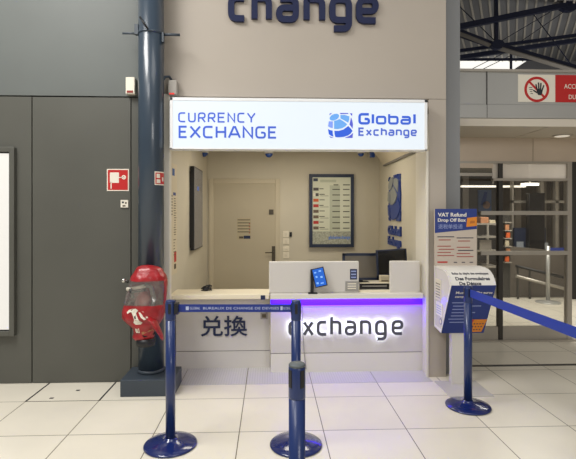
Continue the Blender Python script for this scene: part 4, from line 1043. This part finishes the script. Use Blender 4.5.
# ---- no entry sign on the header
D = SD; f = FW(D); s_ = D / F
sx0, sx1, sx2, sz0, sz1 = ax(518, D), ax(555, D), ax(640, D), az(103, D), az(76, D)
ns = empty('no_entry_sign', (ax(560, D), D, sz0), label='red and white no entry sign with a black hand on the metal header', cat='sign')
b = B(); b.rect(f, sx0, sx1, sz0, sz1, 0, .004, m_signwhite); b.rect(f, sx1, sx2, sz0, sz1, 0, .004, m_red); mk('sign_plate', b, ns)
b = B(); cx, cy = ax(536.5, D), az(89.5, D); R = 13.0 * s_
b.ring(f, cx, cy, R * .80, R, .004, .006, m_red, 48); c, s = math.cos(-PI / 4), math.sin(-PI / 4)
q = [(-.84 * R, -.085 * R), (.84 * R, -.085 * R), (.84 * R, .085 * R), (-.84 * R, .085 * R)]; b.poly(f, [(cx + x * c - y * s, cy + x * s + y * c) for x, y in q], .004, .0055, m_red); mk('prohibition_ring', b, ns)
b = B(); hx, hy = cx + .22 * R, cy - .12 * R; u = R * .1
b.poly(f, [(hx - 2.4 * u, hy + 1.2 * u), (hx - 2.2 * u, hy - 1.2 * u), (hx - 1.2 * u, hy - 3.2 * u), (hx + 1.2 * u, hy - 3.4 * u), (hx + 2.2 * u, hy - 1.6 * u), (hx + 2.5 * u, hy + .8 * u), (hx, hy + 1.8 * u)], .0055, .007, m_signblack)
for (x_, y_, a, L_) in ((-2.0, 1.0, 103, 4.4), (-.6, 1.4, 93, 5.2), (.8, 1.4, 86, 4.9), (2.0, .6, 70, 4.2), (-2.0, -1.4, 148, 3.6)):
    a = math.radians(a); b.stroke(f, [(hx + x_ * u, hy + y_ * u), (hx + (x_ + L_ * math.cos(a)) * u, hy + (y_ + L_ * math.sin(a)) * u)], 1.05 * u, .0055, .007, m_signblack)
for k in range(4): b.rect(f, cx - .62 * R + .04 * R * k, cx - .36 * R + .05 * R * (k % 2), cy + (.12 - .16 * k) * R, cy + (.17 - .16 * k) * R, .004, .0052, m_signblack)
mk('hand_symbol', b, ns, label='black hand symbol')
b = B(); b.text(f, 'ACC\u00c8S', ax(563.8, D), ax(580, D), az(88.8, D), 4.8 * s_, m_signwhite, .004, .0055, .005); mk('lettering', b, ns, label='white lettering on red'); b = B(); b.text(f, 'INTERDIT', ax(583, D), ax(611, D), az(88.8, D), 4.8 * s_, m_signwhite, .004, .0055, .005); mk('lettering', b, ns, label='white lettering on red'); b = B(); b.text(f, 'DU', ax(568.5, D), ax(575.5, D), az(99.3, D), 4.8 * s_, m_signwhite, .004, .0055, .005); mk('lettering', b, ns, label='white lettering on red'); b = B(); b.text(f, 'PUBLIC', ax(578.5, D), ax(600, D), az(99.3, D), 4.8 * s_, m_signwhite, .004, .0055, .005)
mk('lettering', b, ns, label='white lettering on red')
# downlight
d = 5.35; dl = empty('downlight', (ax(562, d), d, ZS), label='round downlight set in the soffit beyond the refund box', cat='lamp')
b = B(); b.lathe(ax(562, d), d, [(.085, ZS - .008), (.11, ZS - .006), (.11, ZS)], m_steel, 32); mk('bezel', b, dl)
b = B(); b.lathe(ax(562, d), d, [(.08, ZS - .010), (.08, ZS - .0081)], M('dim_lamp', 'e8e0d0', .4, emit=.5), 32); mk('lens', b, dl)

# ---- things behind the glass
d = 7.9; sx = ax(548, d)
st = empty('steel_stanchion', (sx, d, 0), label='steel belt stanchion on the bright floor behind the glass', cat='stanchion')
b = B(); b.lathe(sx, d, [(.2, 0), (.2, .01), (.19, .018), (.05, .035), (.03, .045)], m_fascia, 36); mk('base', b, st)
b = B(); b.lathe(sx, d, [(.033, .04), (.033, .99), (.0, .995)], m_fascia, 24); mk('pole', b, st)
b = B(); b.box(sx + .034, sx + 1.6, d - .002, d + .002, .90, .96, m_belt_dk); mk('belt', b, st)
d = 7.6
ds = empty('display_shelf', (ax(486, d), d, 0), label='low glass and steel display shelf behind the glass by the notice board', cat='shelf')
b = B(); xa, xb_ = ax(462, d), ax(499, d)
for xx in (xa, ax(476, d), xb_): b.box(xx - .02, xx + .02, d, d + .04, 0, 1.36, m_steel); b.box(xx - .02, xx + .02, d + .4, d + .44, 0, 1.36, m_steel)
mk('frame', b, ds)
for k, pz in enumerate((225, 238, 252, 268)):
    b = B(); b.box(xa, xb_, d, d + .44, az(pz, d), az(pz, d) + .03, m_steel); mk('shelf_board', b, ds)
for (p0, p1, top, bot, mm, lab) in ((482, 490, 219, 225, m_orangebox, 'tan carton on the top of the display shelf'), (491, 497, 222, 225, m_paper, 'flat pale carton at the end of the display shelf top'), (481, 493, 242, 252, m_pilaster, 'grey carton on the middle of the display shelf')):
    b = B(); b.box(ax(p0, d), ax(p1, d), d + .05, d + .25, az(bot, d) + .03, az(top, d) + .03, mm, .004); mk('carton', b, label=lab, cat='carton')
d = 8.9
to = empty('information_totem', (ax(535, d), d, 0), label='tall black and navy information totem standing behind the glass', cat='totem')
b = B(); b.box(ax(529, d), ax(545, d), d, d + .12, 0, az(193, d), m_blackgloss, .01); mk('column', b, to)
b = B(); b.box(ax(518, d), ax(550, d), d + .13, d + .2, az(262, d), az(228, d), M('totem_navy', '1a2844', .3), .006); mk('side_screen', b, to)
b = B(); b.box(ax(520, d), ax(527, d), d + .125, d + .13, az(258, d), az(242, d), M('lit_grey', '8d9297', .4, emit=.15)); mk('lit_label', b, to); b = B(); b.box(ax(546, d) - .02, ax(552, d), d + .125, d + .13, az(258, d), az(243, d), M('lit_grey2', '9a9d9f', .4, emit=.15)); mk('lit_label', b, to)
d = 8.3
sr = empty('snack_rack', (ax(508, d), d, 0), label='narrow rack of orange and tan packets behind the glass', cat='rack')
b = B(); b.box(ax(504, d), ax(513, d), d + .1, d + .14, 0, az(215, d), m_darkmetal); mk('back_panel', b, sr)
for k in range(6):
    b = B(); z = az(222 + k * 8, d); b.box(ax(505, d), ax(512, d), d, d + .1, z - .02, z, m_pilaster); mk('tray', b, sr)
for k in range(5):
    z = az(222 + (k + 1) * 8, d)
    b = B(); b.box(ax(506 + (k % 2), d), ax(510 + (k % 2), d), d + .02, d + .06, z, z + .10, (m_orangebox, m_flag_o, m_paper, m_orangebox, m_flag_o)[k], .008)
    mk('packet', b, label=['tan packet on the top tray of the rack', 'orange packet on the second tray of the rack', 'pale packet on the third tray of the rack', 'tan packet on the fourth tray of the rack', 'orange packet on the lowest tray of the rack'][k], cat='packet', group='packets in the rack')
b = B(); d = 10.98; b.box(ax(478, d), ax(491, d), d - .02, d + .02, az(212, d), az(190, d), M('poster_blue', '50658f', .4)); b.disc(FW(d - .02), ax(486, d), az(205, d), .09, 0, .004, M('poster_tan', 'b08e78', .5)); b.poly(FW(d - .02), [(ax(480, d), az(205, d)), (ax(485, d), az(205, d)), (ax(487, d), az(192, d)), (ax(484, d), az(192, d))], 0, .004, m_bluewall)
mk('poster', b, label='blue poster panel far behind the glass, above the display shelf', cat='poster')
for (p0, p1, dd, lab) in ((523, 539, 8.0, 'short bright tube lamp behind the glass over the totem'), (462, 526, 9.3, 'long bright lamp strip behind the glass above the display shelf')):
    b = B(); b.box(ax(p0, dd), ax(p1, dd), dd, dd + .08, az(185.5 if dd < 9 else 187.3, dd), az(183 if dd < 9 else 185.5, dd), m_lamp)
    xm = (ax(p0, dd) + ax(p1, dd)) / 2; b.box(xm - .01, xm + .01, dd + .03, dd + .05, az(184, dd), 2.545, m_steel)
    mk('tube_lamp', b, label=lab, cat='lamp')
hr = empty('handrail', (ax(535, 8.4), 8.4, 0), label='dark sloping handrail behind the steel stanchion', cat='handrail')
b = B(); b.tube([at(516, 276, 8.25), at(600, 298, 8.25)], .03, m_steel); b.tube([at(516, 266, 8.25), at(600, 286, 8.25)], .025, m_black); mk('rail', b, hr)
for p, q in ((518, 267), (530, 269.5), (566, 278)):
    b = B(); b.box(ax(p, 8.25) - .015, ax(p, 8.25) + .015, 8.24, 8.27, 0, az(q, 8.25), m_darkmetal); mk('baluster', b, hr)

# floor hatch
b = B(); xa, xb_ = -.218 - 3 * .6, -.218 - 2 * .6
for xx in (xa, xb_): b.box(xx - .007, xx + .007, 3.897, 4.31, -.001, .0015, m_seam)
b.box(xa, xb_, 3.893, 3.901, -.001, .0012, M('joint_brown', '4a4236', .7))
for (x_, y_) in ((ax(52.5, 3.977), 3.962), (ax(78, 4.13), 4.13)): b.box(x_ - .016, x_ + .016, y_ - .012, y_ + .012, -.001, .0012, m_seam)
mk('floor_hatch', b, base=(-1.72, 4.1, 0), label='pale floor hatch with dark joints and two slots by the dark wall', cat='hatch')

# ================================================================ LIGHT
def area(name, loc, size, power, col=(1, 1, 1), rot=(0, 0, 0), sy=None):
    l = bpy.data.lights.new(name, 'AREA'); l.energy = power; l.color = col; l.shape = 'RECTANGLE'; l.size = size; l.size_y = sy or size
    o = bpy.data.objects.new(name, l); C.objects.link(o); o.location = loc; o.rotation_euler = rot; return o
area('hall_lamp', (-2.6, 2.0, 5.2), 1.4, 235, (1, .98, .94), sy=2.2)
area('hall_lamp', (1.0, 1.4, 5.4), 2.2, 45, (1, .98, .95), sy=2.0)
area('right_fill', (3.0, -3.4, 3.0), 2.4, 100, (1, .965, .92), (PI / 2, 0, 0), sy=1.4)  # added fill behind the camera, brightens the upright surfaces at the right
area('hall_lamp', (-2.0, -1.5, 5.4), 2.0, 110, (1, .985, .96))
area('booth_lamp', (.35, 5.3, ZC - .01), 1.4, 19, (1, .92, .76), sy=.5)
area('shop_lamp', (4.3, 7.2, 2.53), 1.6, 80, (1, .96, .88), sy=1.0)
area('roof_fill', (7.0, 10.0, 3.3), 2.5, 50, (1, .97, .92), (PI, 0, 0))  # added upward fill hidden by the header, lightens the roof deck
area('counter_led', (ax(345, 4.515), 4.46, .729), 1.40, 5.5, (.20, .05, 1), (math.radians(40), 0, 0), sy=.02)
w = bpy.data.worlds.new('hall_air'); SC.world = w; w.use_nodes = True
bg = w.node_tree.nodes['Background']; bg.inputs[0].default_value = (*lin('f3efe8'), 1); bg.inputs[1].default_value = .27

# ================================================================ CAMERA
cam = bpy.data.cameras.new('camera'); co = bpy.data.objects.new('camera', cam); C.objects.link(co)
co.location = (0, 0, H); co.rotation_euler = (PI / 2, 0, -TH)
cam.sensor_fit = 'HORIZONTAL'; cam.sensor_width = 36; cam.lens = F / 576 * 36
cam.shift_y = (VY - 229.5) / 576; cam.clip_start = .05
SC.camera = co
vs = SC.view_settings; vs.view_transform = 'Standard'; vs.look = 'None'; vs.exposure = 0; vs.gamma = 1; vs.use_curve_mapping = False
